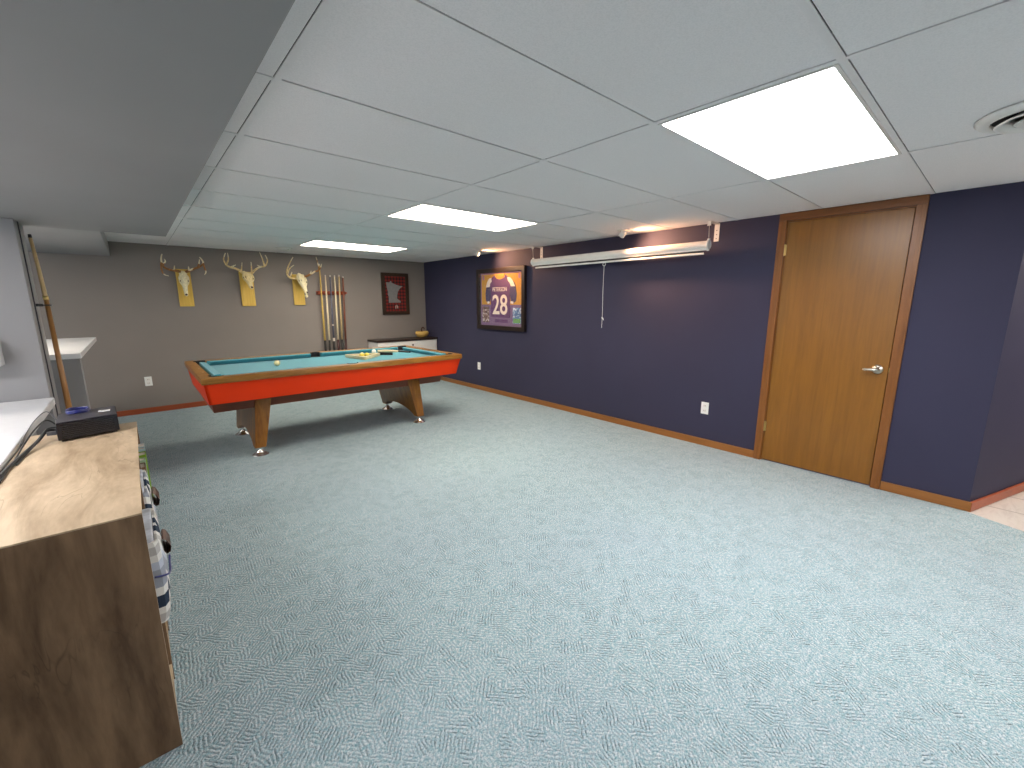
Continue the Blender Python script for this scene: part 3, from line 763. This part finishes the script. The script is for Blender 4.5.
# third: turned to the right
t = plaque(1.843, 1.995, 1.345, 1.790, 'deer skull turned to the right, rightmost mount beside the cue rack')
skull(t, (1.930, 6.92, 1.765), (1.962, 6.77, 1.500), .135, M['bone_white'], side=-.6)
bm = B(); ball(bm, (1.962, 6.80, 1.475), .022, 12, (1, 1.2, 1.1)); finish('jaw_tip', bm, M['bone_white'], t, smooth=True)
antler(t, TN, [(1.945, 6.93, 1.755), (1.905, 6.91, 1.735), (1.833, 6.88, 1.722), (1.754, 6.82, 1.74), (1.721, 6.78, 1.806), (1.748, 6.75, 1.901), (1.805, 6.72, 2.011)],
       [(1.728, 6.785, 1.779), (1.755, 6.76, 1.85), (1.811, 6.73, 1.903)], [(1.773, 6.84, 1.741), (1.795, 6.8, 1.81)], [(1.86, 6.89, 1.725), (1.88, 6.83, 1.79)])
antler(t, [M['antler_brown'], M['antler_tip']], [(1.985, 6.93, 1.755), (2.02, 6.92, 1.765), (2.075, 6.88, 1.798), (2.119, 6.83, 1.833), (2.158, 6.79, 1.852), (2.145, 6.75, 1.936), (2.116, 6.72, 2.032)],
       [(2.150, 6.79, 1.845), (2.180, 6.76, 1.885), (2.188, 6.73, 1.94)], [(2.06, 6.885, 1.79), (2.07, 6.84, 1.84)])

# ------------------------------------------------------------------ cue rack with cues
rk = thing('cue_rack', 'red stained wooden wall rack holding six pool cues', 'cue rack', (2.37, YB, .50))
bm = B(); box(bm, 2.165, 2.612, YB-.018, YB-.0005, 1.500, 1.555)
bar = curve_prism([[(2.165, YB-.018), (2.165, YB-.085)]+sum([[(x-.020, YB-.085), (x-.012, YB-.064), (x+.012, YB-.064), (x+.020, YB-.085)] for x in (2.222, 2.296, 2.366, 2.434, 2.500, 2.560)], [])+[(2.612, YB-.085), (2.612, YB-.018)]], .028, lambda u, v, w: (u, v, 1.515+w))
finish('back_plate', bm, M['rackred'], rk, bevel=.004); finish('notched_bar', bar, M['rackred'], rk, bevel=.002)
bm = B(); box(bm, 2.165, 2.612, YB-.10, YB-.0005, .345, .385); finish('base_shelf', bm, M['rackred'], rk, bevel=.004)
cues = [(2.222, 2.215, 1.96, 'yellow_shaft', 'butt', 'tallest yellow shafted pool cue, leftmost in the wall rack'),
        (2.296, 2.278, 1.80, 'maple_shaft', 'butt', 'pale maple pool cue between the yellow and the dark grey cue'),
        (2.366, 2.346, 1.80, 'grey_shaft', 'butt', 'dark grey pool cue with a pale joint ring in the wall rack'),
        (2.434, 2.412, 1.80, 'maple_shaft', 'butt_red', 'pale maple pool cue directly right of the dark grey cue'),
        (2.500, 2.472, 1.81, 'tan_shaft', 'butt', 'tan pool cue between a maple cue and the reddish brown cue'),
        (2.560, 2.530, 1.79, 'brown_shaft', 'butt_red', 'reddish brown pool cue, rightmost in the wall rack')]
for xt, xb, zt, sm, bmt, lb in cues:
    zb = .386
    t = thing('pool_cue', lb, 'pool cue', (xb, YB-.078, zb), 'cues in the wall rack')
    yb_ = YB-.078
    def P_(z): k = (z-zb)/(1.53-zb); return (xb+(xt-xb)*k, yb_, z)
    bm = B(); tube(bm, [(*P_(.80), .0150), (*P_(1.2), .0135), (*P_(zt-.03), .0095)], 12, False); finish('shaft', bm, M[sm], t, smooth=True)
    bm = B(); tube(bm, [(*P_(zb+.001), .0165), (*P_(.60), .0165), (*P_(.80), .0158)], 12, False); finish('butt', bm, M[bmt], t, smooth=True)
    bm = B(); tube(bm, [(*P_(zt-.03), .0098), (*P_(zt-.006), .0095)], 12, False); finish('ferrule', bm, M['offwhite'], t)
    bm = B(); tube(bm, [(*P_(zt-.006), .0074), (*P_(zt), .005)], 12, False); finish('tip', bm, M['tip'], t)
    if sm == 'grey_shaft':
        bm = B(); tube(bm, [(*P_(1.02), .0150), (*P_(1.045), .0150)], 12, False); finish('joint_ring', bm, M['offwhite'], t); bm = B(); tube(bm, [(*P_(.78), .0165), (*P_(.83), .0165)], 12, False); finish('joint_ring', bm, M['offwhite'], t)

# ------------------------------------------------------------------ framed state outline print
def frame_bm(fn, w, h, fw, d):
    return curve_prism([[(0, 0), (w, 0), (w, h), (0, h)], [(fw, fw), (w-fw, fw), (w-fw, h-fw), (fw, h-fw)]], d, fn)
mp_ = thing('framed_picture', 'dark framed plaid picture with a grey state outline', 'picture', (3.48, YB, 1.172))
fx = lambda u, v, w: (3.230+u, YB-.0005-w, 1.172+v)
W_, H_ = .500, .706
finish('frame', frame_bm(fx, W_, H_, .058, .028), M['frame_brown'], mp_, bevel=.003)
bm = B(); box(bm, 3.232+.05, 3.230+W_-.052, YB-.010, YB-.001, 1.172+.052, 1.172+H_-.052); finish('plaid_backing', bm, M['plaid'], mp_)
sh = [(190, 262), (232, 262), (240, 246), (250, 248), (256, 266), (300, 285), (345, 300), (388, 302), (350, 335), (330, 370), (322, 410), (320, 450), (338, 466), (360, 480), (365, 500), (225, 502), (223, 430), (212, 405), (213, 370), (200, 320)]
sh2 = [(((x-130-.055*(y-150))/318)*W_, (1-(y-150)/495)*H_) for x, y in sh]
finish('state_outline', curve_prism([sh2], .006, lambda u, v, w: (3.230+u, YB-.0105-w, 1.172+v)), M['state'], mp_)
bm = B()
for u0, v0, v1 in ((.238, .10, .155), (.262, .12, .165), (.276, .105, .15)): box(bm, 3.230+u0, 3.230+u0+.008, YB-.0115, YB-.0105, 1.172+v0, 1.172+v1)
finish('small_lettering', bm, M['offwhite'], mp_)

# ------------------------------------------------------------------ framed jersey
jf = thing('framed_jersey', 'framed purple and gold number 28 football jersey', 'framed jersey', (XR, 4.85, .982))
JY0, JW, JZ0, JH = 5.392, 1.078, .982, .888
def jx(u, v, w): return (XR-.0005-w, JY0-u, JZ0+v)
finish('frame', frame_bm(jx, JW, JH, .062, .048), M['frame_dark'], jf, bevel=.004)
iu, iv, iw, ih = .058, .058, JW-.116, JH-.116
def jrect(u0, u1, v0, v1, w0, w1):      # normalised picture coordinates, v from the top
    bm = B(); box(bm, XR-.0005-w1, XR-.0005-w0, JY0-(iu+u1*iw), JY0-(iu+u0*iw), JZ0+iv+(1-v1)*ih, JZ0+iv+(1-v0)*ih); return bm
def jpoly(pts, w0, w1): return curve_prism([[(iu+a*iw, iv+(1-b_)*ih) for a, b_ in pts]], w1-w0, lambda u, v, w: jx(u, v, w0+w))
finish('mat_board', jrect(0, 1, 0, 1, .001, .012), M['lilac'], jf)
finish('upper_mat', jrect(.0, 1, 0, .035, .012, .0128), M['pink'], jf)
finish('gold_panel', jrect(.035, .965, .035, .60, .012, .014), M['gold'], jf)
jer = finish('jersey', jpoly([(.30, .10), (.36, .055), (.385, .10), (.43, .125), (.49, .135), (.55, .125), (.60, .10), (.62, .055), (.68, .10), (.735, .20), (.715, .34), (.715, .82), (.70, .845), (.285, .83), (.27, .80), (.275, .34), (.25, .20)], .014, .022), M['purple'], jf)
finish('sleeve', jpoly([(.275, .13), (.20, .18), (.165, .25), (.135, .40), (.15, .53), (.20, .575), (.25, .54), (.275, .40)], .014, .020), M['purple_blue'], jer)
finish('sleeve', jpoly([(.715, .13), (.80, .18), (.835, .25), (.865, .40), (.85, .53), (.79, .575), (.74, .54), (.715, .40)], .014, .020), M['purple_blue'], jer)
finish('shoulder_stripe', jpoly([(.285, .10), (.235, .11), (.19, .17), (.155, .27), (.245, .27), (.262, .20), (.30, .17)], .0205, .0235), M['offwhite'], jer)
finish('shoulder_stripe', jpoly([(.665, .10), (.73, .11), (.79, .17), (.835, .27), (.745, .27), (.715, .20), (.68, .17)], .0205, .0235), M['offwhite'], jer)
finish('cuff', jpoly([(.185, .545), (.235, .535), (.24, .575), (.19, .585)], .0205, .0225), M['offwhite'], jer)
finish('cuff', jpoly([(.74, .535), (.80, .545), (.795, .585), (.735, .575)], .0205, .0225), M['offwhite'], jer)
finish('collar', jpoly([(.37, .03), (.61, .03), (.59, .075), (.545, .10), (.49, .11), (.435, .10), (.39, .075)], .0145, .0205), M['gold'], jer)
def jtext(s, uc, vc, w, h, mat, nm, bold, z=.022):
    bm = text_bm(s, w*iw, h*ih, .002, lambda a, b_, c: jx(iu+uc*iw+a, iv+(1-vc)*ih+b_, z+c), bold); finish(nm, bm, mat, jer)
jtext('PETERSON', .485, .315, .33, .075, M['offwhite'], 'name_lettering', .0)
jtext('28', .49, .60, .35, .37, M['offwhite'], 'number', .012)
p1 = finish('small_photo', jrect(.05, .215, .64, .94, .012, .0145), M['photo_brown'], jf)
p2 = finish('small_photo', jrect(.775, .955, .655, .94, .012, .0145), M['photo_blue'], jf)
finish('turf', jrect(.785, .945, .85, .93, .0145, .0148), M['photo_green'], p2)
bm = jrect(.36, .66, .875, .935, .012, .0128); finish('caption_plate', bm, M['purple'], jf)
bm = B()
for u in (.06, .90):
    bm2 = jrect(u, u+.045, .05, .13, .0142, .0150)
    finish('small_emblem', bm2, M['pink'], jf)
bm.free()
finish('glazing', jrect(-.004, 1.004, -.004, 1.004, .036, .038), M['glass'], jf)

# ------------------------------------------------------------------ projection screen
ps = thing('projection_screen', 'rolled up white pull-down projection screen on navy wall', 'projection screen', (XR, 2.93, 1.88))
SX, SZ = XR-.150, 1.885
bm = B(); prof = []
tube(bm, [(SX, 1.822, SZ, .036), (SX, 4.030, SZ, .036)], 24, False); box(bm, SX-.012, SX+.012, 1.822, 4.03, SZ-.046, SZ-.030)
finish('casing_tube', bm, M['white'], ps, bevel=.002)
for y0, y1 in ((1.804, 1.822), (4.030, 4.048)):
    bm = B(); tube(bm, [(SX, y0, SZ, .041), (SX, y1, SZ, .041)], 24, False); box(bm, SX-.010, SX+.010, y0, y1, SZ-.052, SZ+.052); finish('end_cap', bm, M['white_plastic'], ps, bevel=.002)
bm = B(); tube(bm, [(SX, 1.850, 1.812, .0095), (SX, 3.995, 1.812, .0095)], 12, False); finish('bottom_bar', bm, M['white_plastic'], ps)
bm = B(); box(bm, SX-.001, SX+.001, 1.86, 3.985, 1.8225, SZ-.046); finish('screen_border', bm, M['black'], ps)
for y, s in ((1.813, 1), (4.04, -1)):
    yw = y
    bm = B(); box(bm, XR-.004, XR-.0005, yw-.022, yw+.022, 1.925, 2.080); box(bm, XR-.165, XR-.004, yw-.018, yw+.018, 2.072, 2.080); box(bm, XR-.165, XR-.158, yw-.016, yw+.016, 2.045, 2.072)
    br = finish('bracket', bm, M['white'], ps)
    for z in (1.95, 1.985, 2.02):
        bm = B(); tube(bm, [(XR-.0042, yw, z, .0045), (XR-.0048, yw, z, .0045)], 10, False); finish('screw_hole', bm, M['black'], br)
    bm = B(); tube(bm, [(XR-.160, yw, 2.050, .0022), (XR-.156, yw, 2.0, .0022), (SX+.0, yw, SZ+.052, .0022)], 6); finish('hook', bm, M['nickel'], ps)
pc = []
bm = B(); yc = 2.935
tube(bm, [(SX, yc+.018*math.cos(a), 1.788+.016*math.sin(a), .0032) for a in [2*PI*k/12+.3 for k in range(13)]], 6); finish('pull_ring', bm, M['white_plastic'], ps)
bm = B(); tube(bm, [(SX, yc, 1.772, .0022), (SX+.002, yc+.004, 1.5, .0022), (SX, yc-.002, 1.25, .0022), (SX, yc+.002, 1.105, .0026)], 6); cd = finish('pull_cord', bm, M['white_plastic'], ps)
bm = B(); tube(bm, [(SX, yc, 1.212, .0065), (SX-.003, yc-.014, 1.205, .0055), (SX-.004, yc-.024, 1.190, .003)], 8); ball(bm, (SX, yc, 1.217), .008, 10); finish('cord_knot', bm, M['white_plastic'], cd)

# ------------------------------------------------------------------ corner cabinet with a bowl
cb = thing('cabinet', 'white drawer cabinet with dark top in the back corner', 'cabinet', (3.487, 6.82, 0))
cx0, cx1, cy0, cy1, ct = 2.935, 4.046, 6.635, 7.005, .735
bm = B(); box(bm, cx0, cx1, cy0, cy1, .06, ct); box(bm, cx0+.03, cx1-.03, cy0+.03, cy1, .001, .06); finish('body', bm, M['cream_paint'], cb, bevel=.003)
bm = B(); box(bm, cx0-.012, cx1+.008, cy0-.015, cy1+.004, ct+.0005, ct+.034); finish('top', bm, M['dark_top'], cb, bevel=.003)
for z0, z1 in ((.60, .715), (.40, .585)):
    bm = B(); box(bm, cx0+.03, cx1-.03, cy0-.016, cy0-.0005, z0, z1); d = finish('drawer', bm, M['cream_paint'], cb, bevel=.003)
    bm = B(); lathe(bm, [(.0001, 0), (.006, 0), (.006, .012), (.016, .018), (.014, .026), (.0001, .028)], ((cx0+cx1)/2+.06, cy0-.016, (z0+z1)/2+.01), (0, -1, 0), 16); finish('knob', bm, M['leather'], d, smooth=True)
for x0, x1 in ((cx0+.03, 3.485), (3.495, cx1-.03)):
    bm = B(); box(bm, x0, x1, cy0-.016, cy0-.0005, .08, .385); finish('door', bm, M['cream_paint'], cb, bevel=.003)
bw = thing('bowl', 'round yellow wooden bowl standing on the dark topped corner cabinet', 'bowl', (3.845, 6.80, ct+.0345))
bm = B(); lathe(bm, [(.0001, 0), (.050, 0), (.090, .018), (.118, .050), (.122, .080), (.108, .108), (.102, .108), (.112, .080), (.108, .05), (.085, .024), (.0001, .014)], (3.845, 6.80, ct+.035), seg=32, sc=(1.0, .85)); finish('body', bm, M['bowl'], bw, smooth=True)
bm = B(); ball(bm, (3.845, 6.80, ct+.112), .085, 20, (1, .8, .30)); finish('lid', bm, M['bowl'], bw, smooth=True)
bm = B(); tube(bm, [(3.848, 6.80, ct+.132, .014), (3.838, 6.80, ct+.165, .011), (3.850, 6.80, ct+.200, .012), (3.880, 6.80, ct+.205, .011), (3.895, 6.80, ct+.175, .008)], 8); finish('stem_handle', bm, M['leather'], bw, smooth=True)

# ------------------------------------------------------------------ left side: bar wall, ledge, shelf
bm = B(); box(bm, -.95, -.292-.012, 4.095, 4.20, .001, 1.012); box(bm, -.95, -.62, 4.20, 5.80, .001, 1.012); struct('wall_bar', bm, M['column'])
bm = B(); box(bm, -1.0, -.292, 4.078, 5.87, 1.013, 1.050); o = finish('countertop', bm, M['white_top'], bevel=.004); tag(o, 'white countertop slab on the grey half wall behind the column', 'countertop')
bm = B(); box(bm, -1.15, -.52, -1.0, 3.745, .001, .772); struct('wall_low', bm, M['column'])
bm = B(); box(bm, -1.2, -.418, -1.0, 3.752, .773, .818); o = finish('ledge', bm, M['white_top'], bevel=.005); tag(o, 'long white ledge board beside the wood grain cube shelf', 'ledge')
bm = curve_prism([[(-1.05, 1.05), (-.600, 1.05), (-.583, 1.034), (-.583, 1.175), (-.600, 1.185), (-1.05, 1.20)]], .16, lambda u, v, w: (u, 3.759-w, v))
o = finish('wall_shelf', bm, M['white_top'], bevel=.004); tag(o, 'white box shelf on the column, cut by the left photo edge', 'shelf')

# wooden stick clipped to the column
st = thing('cue_stick', 'long wooden cue stick held upright by a clip beside the grey column', 'cue stick', (-.385, 3.90, 0))
bm = B(); tube(bm, [(-.385, 3.90, 1.42, .0115), (-.390, 3.90, 1.60, .0095), (-.398, 3.90, 1.765, .0085)], 14, False); finish('shaft', bm, M['tan_shaft'], st, smooth=True)
bm = B(); tube(bm, [(-.378, 3.90, .002, .0165), (-.380, 3.90, .7, .0150), (-.384, 3.90, 1.40, .0115)], 14, False); finish('butt', bm, wood('cue_butt_wood', (.20, .08, .02), (.38, .19, .06), (12, 12, 2), .3), st, smooth=True)
bm = B(); tube(bm, [(-.384, 3.90, 1.40, .0130), (-.385, 3.90, 1.425, .0130)], 14, False); finish('joint', bm, M['brass'], st, smooth=True)
bm = B(); tube(bm, [(-.398, 3.90, 1.765, .0085), (-.3985, 3.90, 1.785, .0075)], 12, False); finish('tip', bm, M['butt'], st, smooth=True)
bm = B(); box(bm, -.4340, -.400, 3.888, 3.912, 1.362, 1.378); tube(bm, [(-.400, 3.918, 1.37, .004), (-.372, 3.920, 1.37, .004), (-.364, 3.90, 1.37, .004), (-.372, 3.880, 1.37, .004), (-.400, 3.882, 1.37, .004)], 8)
o = finish('wall_clip', bm, M['black']); tag(o, 'small black clip on the column gripping the cue stick', 'clip')
# ------------------------------------------------------------------ cube shelf in the foreground
cs = thing('cube_shelf', 'weathered oak cube shelf with open cubes in the foreground', 'shelf', (-.23, 2.02, 0))
kx0, kx1, ky0, ky1, kz = -.415, -.049, 1.535, 2.515, .800
pt_ = .018
bm = B(); box(bm, kx0, kx1, ky0, ky1, kz-.005, kz); finish('top', bm, M['oak'], cs, bevel=.001)
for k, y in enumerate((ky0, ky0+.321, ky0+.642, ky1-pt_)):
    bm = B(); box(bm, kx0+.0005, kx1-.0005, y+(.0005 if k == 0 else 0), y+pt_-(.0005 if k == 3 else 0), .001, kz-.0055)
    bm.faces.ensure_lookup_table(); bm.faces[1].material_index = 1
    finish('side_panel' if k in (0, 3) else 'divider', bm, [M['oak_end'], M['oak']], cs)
for k in range(3):
    y0 = ky0+.321*k+pt_; y1 = ky0+.321*(k+1) if k < 2 else ky1-pt_
    for z in (.05, .405):
        bm = B(); box(bm, kx0+.006, kx1-.002, y0+.0002, y1-.0002, z, z+pt_); finish('shelf_board', bm, M['oak'], cs)
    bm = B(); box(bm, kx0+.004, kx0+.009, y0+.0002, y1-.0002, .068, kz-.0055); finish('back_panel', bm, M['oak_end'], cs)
# narrow unit behind it
nu = thing('side_shelf', 'narrow weathered oak shelf unit behind the cube shelf, under the black media box', 'shelf', (-.23, 2.66, 0))
bm = B(); box(bm, kx0, kx1, 2.5165, 2.80, kz-.007, kz-.0015); finish('top', bm, M['oak'], nu, bevel=.0015)
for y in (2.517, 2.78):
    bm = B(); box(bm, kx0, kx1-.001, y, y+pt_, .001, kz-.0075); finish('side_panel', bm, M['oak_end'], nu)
for z in (.05, .42):
    bm = B(); box(bm, kx0, kx1-.002, 2.5355, 2.7795, z, z+pt_); finish('shelf_board', bm, M['oak'], nu)

# fabric bins with leather pulls
def bin_(y0, y1, z0, xf, label, ztop):
    t = thing('storage_bin', label, 'storage bin', (-.2, (y0+y1)/2, z0), 'chevron bins in the cube shelf')
    z1 = ztop; xb = kx0+.02
    bm = B(); w = .004
    bulge = .006
    def ring(zz, e, x1): return [(xb, y0+.004, zz), (x1-.01, y0+.003, zz), (x1, y0+.012, zz), (x1+e, (y0+y1)/2, zz), (x1, y1-.012, zz), (x1-.01, y1-.003, zz), (xb, y1-.004, zz)]
    rr = [ring(z0+.001, 0, xf-.012), ring(z0+.03, bulge, xf-.004), ring((z0+z1)/2, bulge*1.3, xf), ring(z1-.02, bulge*.7, xf-.004), ring(z1, 0, xf-.008)]
    inner = [[(x*1.0+(.006 if x < -.2 else -.006), y+(.005 if y < (y0+y1)/2 else -.005 if y > (y0+y1)/2 else 0), zz) for x, y, zz in r_] for r_ in (ring(z1, 0, xf-.008), ring(z0+.01, 0, xf-.014))]
    R_ = [[bm.verts.new(p) for p in r_] for r_ in rr+inner]
    for a, b in zip(R_, R_[1:]):
        for k in range(7): bm.faces.new((a[k], a[(k+1) % 7], b[(k+1) % 7], b[k]))
    bm.faces.new(R_[0][::-1]); bm.faces.new(R_[-1])
    finish('basket', bm, M['chevron'], t)
    yc = (y0+y1)/2; zc = z1-.07
    bm = B()
    # leather loop standing off the front
    pts = [(xf+.006, zc+.026), (xf+.014, zc+.020), (xf+.022, zc-.002), (xf+.018, zc-.020), (xf+.010, zc-.024), (xf+.006, zc-.014)]
    n = len(pts)
    a = [bm.verts.new((x, yc-.045, z)) for x, z in pts]; b = [bm.verts.new((x, yc+.045, z)) for x, z in pts]
    a2 = [bm.verts.new((x-.004, yc-.030, z-.002)) for x, z in pts]; b2 = [bm.verts.new((x-.004, yc+.030, z-.002)) for x, z in pts]
    for i in range(n-1):
        bm.faces.new((a[i], a[i+1], b[i+1], b[i])); bm.faces.new((a2[i+1], a2[i], b2[i], b2[i+1])); bm.faces.new((a[i+1], a[i], a2[i], a2[i+1])); bm.faces.new((b[i], b[i+1], b2[i+1], b2[i]))
    bm.faces.new((a[0], b[0], b2[0], a2[0])); bm.faces.new((a[-1], a2[-1], b2[-1], b[-1]))
    finish('pull_tab', bm, M['leather'], t)
    bm = B(); hexa(bm, [(xb+.012, y0+.014, z1-.10), (xf-.022, y0+.014, z1-.10), (xf-.022, y1-.014, z1-.10), (xb+.012, y1-.014, z1-.10)], [(xb+.02, y0+.03, z1+.006), (xf-.015, y0+.014, z1+.004), (xf-.015, y1-.014, z1+.008), (xb+.02, y1-.03, z1+.010)])
    finish('folded_cloth', bm, M['cloth_pale'], t, bevel=.006, seg=3)
    return t
b1 = bin_(ky0+.024, ky0+.315, .4235, -.020, 'chevron fabric bin with brown pull tab, nearest in the cube shelf', .690)
bin_(ky0+.345, ky0+.636, .4235, -.030, 'chevron fabric bin with brown pull tab, middle cube of the shelf', .735)
bm = B(); tube(bm, [(-.006, 1.69, .575, .003), (-.008, 1.66, .568, .003), (-.010, 1.60, .565, .003), (-.020, 1.566, .575, .003), (-.046, 1.552, .585, .003)], 8); finish('ribbon', bm, M['blue'], b1, smooth=True)
# books in the far cube
books = [(.018, .335, -.032, (.62, .62, .58), 'off-white'), (.016, .33, -.031, (.42, .56, .60), 'pale blue'), (.040, .32, -.030, (.25, .42, .03), 'bright green'), (.022, .31, -.034, (.36, .50, .34), 'pale green'), (.050, .30, -.036, (.22, .11, .05), 'brown')]
y = 2.492
for k, (th, hh, xf, c, nm) in enumerate(books):
    th2 = th+.022
    bk = thing('book', f'{nm} book standing upright in the far cube of the shelf', 'book', (-.2, y-th2/2, .4235), 'books in the far cube')
    mt = plain('book_cover_'+nm.replace(' ', '_'), c, .5)
    bm = B(); x0 = -.27
    box(bm, x0, xf, y-th2, y-th2+.003, .4238, .4235+hh); box(bm, x0, xf, y-.003, y-.0004, .4238, .4235+hh); box(bm, xf-.003, xf, y-th2+.003, y-.003, .4238, .4235+hh)
    finish('cover', bm, mt, bk)
    bm = B(); box(bm, x0+.003, xf-.0035, y-th2+.0032, y-.0032, .427, .4235+hh-.004); finish('pages', bm, M['offwhite'], bk)
    y -= th2+.001

# black media box with a blue coil and cables
mb = thing('media_box', 'black electronic media box sitting on the end of the oak shelf', 'electronic box', (-.20, 2.72, kz))
q = [(-.302, 2.575), (-.108, 2.625), (-.118, 2.845), (-.312, 2.795)]
zl, zh = kz+.0065, kz+.082
bm = B(); hexa(bm, [(x, y, zl) for x, y in q], [(x, y, zh) for x, y in q]); body = finish('body', bm, M['black_gloss'], mb, bevel=.004)
bm = B()
ce = Vector((-.21, 2.71))
q2 = [tuple(ce+(Vector(p)-ce)*.97) for p in q]
hexa(bm, [(x, y, zh+.0002) for x, y in q2], [(x, y, zh+.003) for x, y in q2]); finish('top_plate', bm, M['grey_metal'], mb, bevel=.001)
for (x, y) in q:
    pnt = ce+(Vector((x, y))-ce)*.82
    bm = B(); lathe(bm, [(.0001, 0), (.010, 0), (.010, .0065), (.0001, .0065)], (pnt.x, pnt.y, kz), seg=12); finish('rubber_foot', bm, M['black'], mb)
bm = B()
dq = (Vector(q[1])-Vector(q[0])); 
for k in range(7):
    z = kz+.016+k*.008
    s = Vector(q[0])+dq*.08; e = Vector(q[0])+dq*.92
    hexa(bm, [(s.x, s.y-.0012, z), (e.x, e.y-.0012, z), (e.x, e.y+.001, z), (s.x, s.y+.001, z)], [(s.x, s.y-.0012, z+.003), (e.x, e.y-.0012, z+.003), (e.x, e.y+.001, z+.003), (s.x, s.y+.001, z+.003)])
finish('vent_ribs', bm, M['black'], mb)
bm = B(); box(bm, -.175, -.135, 2.71, 2.745, zh+.0032, zh+.0045); finish('sticker', bm, M['white_plastic'], mb)
bm = B()
cc = (-.243, 2.76, zh+.012)
pts = []
for k in range(0, 40):
    a = 2*PI*k/13; pts.append((cc[0]+.036*math.cos(a), cc[1]+.055*math.sin(a), zh+.0095+.012*(k/40)+.002*math.sin(3*a), .0045))
tube(bm, pts, 7, sub=2)
o = finish('cable_coil', bm, M['blue'], smooth=True); tag(o, 'coiled blue cable lying on top of the black media box', 'cable')
def cable(pts, r, mat, label, nm='cable'):
    bm = B(); tube(bm, [(*p, r) for p in pts], 7); return finish(nm, bm, mat, mb, smooth=True)
cable([(-.308, 2.66, kz+.035), (-.335, 2.64, kz+.045), (-.36, 2.56, kz+.02), (-.385, 2.42, kz+.008), (-.403, 2.2, kz+.007), (-.408, 1.9, kz+.007)], .0065, M['cable'], 'thick black cable running from the box along the ledge edge')
cable([(-.309, 2.70, kz+.05), (-.34, 2.70, kz+.08), (-.372, 2.62, kz+.055), (-.392, 2.50, kz+.023), (-.398, 2.38, kz+.006), (-.396, 2.1, kz+.005)], .003, M['cable'], 'grey cable looping from the box over to the white ledge')
cable([(-.307, 2.64, kz+.055), (-.33, 2.60, kz+.06), (-.352, 2.53, kz+.03), (-.376, 2.44, kz+.005), (-.385, 2.30, kz+.004)], .0025, M['cable'], 'thin black cable curving down beside the box onto the oak top')
cable([(-.310, 2.74, kz+.06), (-.345, 2.80, kz+.10), (-.38, 2.76, kz+.075), (-.40, 2.66, kz+.04), (-.404, 2.54, kz+.022)], .002, M['cable_grey'], 'thin grey cable arching highest behind the black media box')
bm = B(); hexa(bm, [(-.3065, 2.60, kz+.03), (-.3065, 2.615, kz+.03), (-.335, 2.620, kz+.03), (-.335, 2.605, kz+.03)], [(-.3065, 2.60, kz+.045), (-.3065, 2.615, kz+.045), (-.335, 2.620, kz+.045), (-.335, 2.605, kz+.045)])
finish('plug', bm, M['cable_grey'], mb)

# ------------------------------------------------------------------ camera
cam = bpy.data.cameras.new('camera'); co = bpy.data.objects.new('camera', cam); COL.objects.link(co)
cam.sensor_fit = 'HORIZONTAL'; cam.sensor_width = 36; cam.lens = 426.443/1024*36; cam.clip_start = .02
yaw, pitch, roll = .721628, -.18996, -.000637
fwd = Vector((math.sin(yaw)*math.cos(pitch), math.cos(yaw)*math.cos(pitch), math.sin(pitch)))
r = Vector((math.cos(yaw), -math.sin(yaw), 0)); u = r.cross(fwd)
r2 = r*math.cos(roll)+u*math.sin(roll); u2 = -r*math.sin(roll)+u*math.cos(roll)
co.matrix_world = Matrix(((r2.x, u2.x, -fwd.x, 0), (r2.y, u2.y, -fwd.y, 0), (r2.z, u2.z, -fwd.z, 1.3868), (0, 0, 0, 1)))
SC.camera = co

# world: pale blue daylight, coming in through the added left windows
w = bpy.data.worlds.new('world'); SC.world = w; w.use_nodes = True
w.node_tree.nodes['Background'].inputs[0].default_value = (.80, .90, 1.0, 1); w.node_tree.nodes['Background'].inputs[1].default_value = .75
vs = SC.view_settings; vs.view_transform = 'Standard'; vs.look = 'None'; vs.gamma = 1; vs.use_curve_mapping = False; vs.exposure = 2.05
SC.cycles.use_denoising = True; SC.cycles.max_bounces = 10; SC.cycles.diffuse_bounces = 6
SC.cycles.sample_clamp_indirect = 8
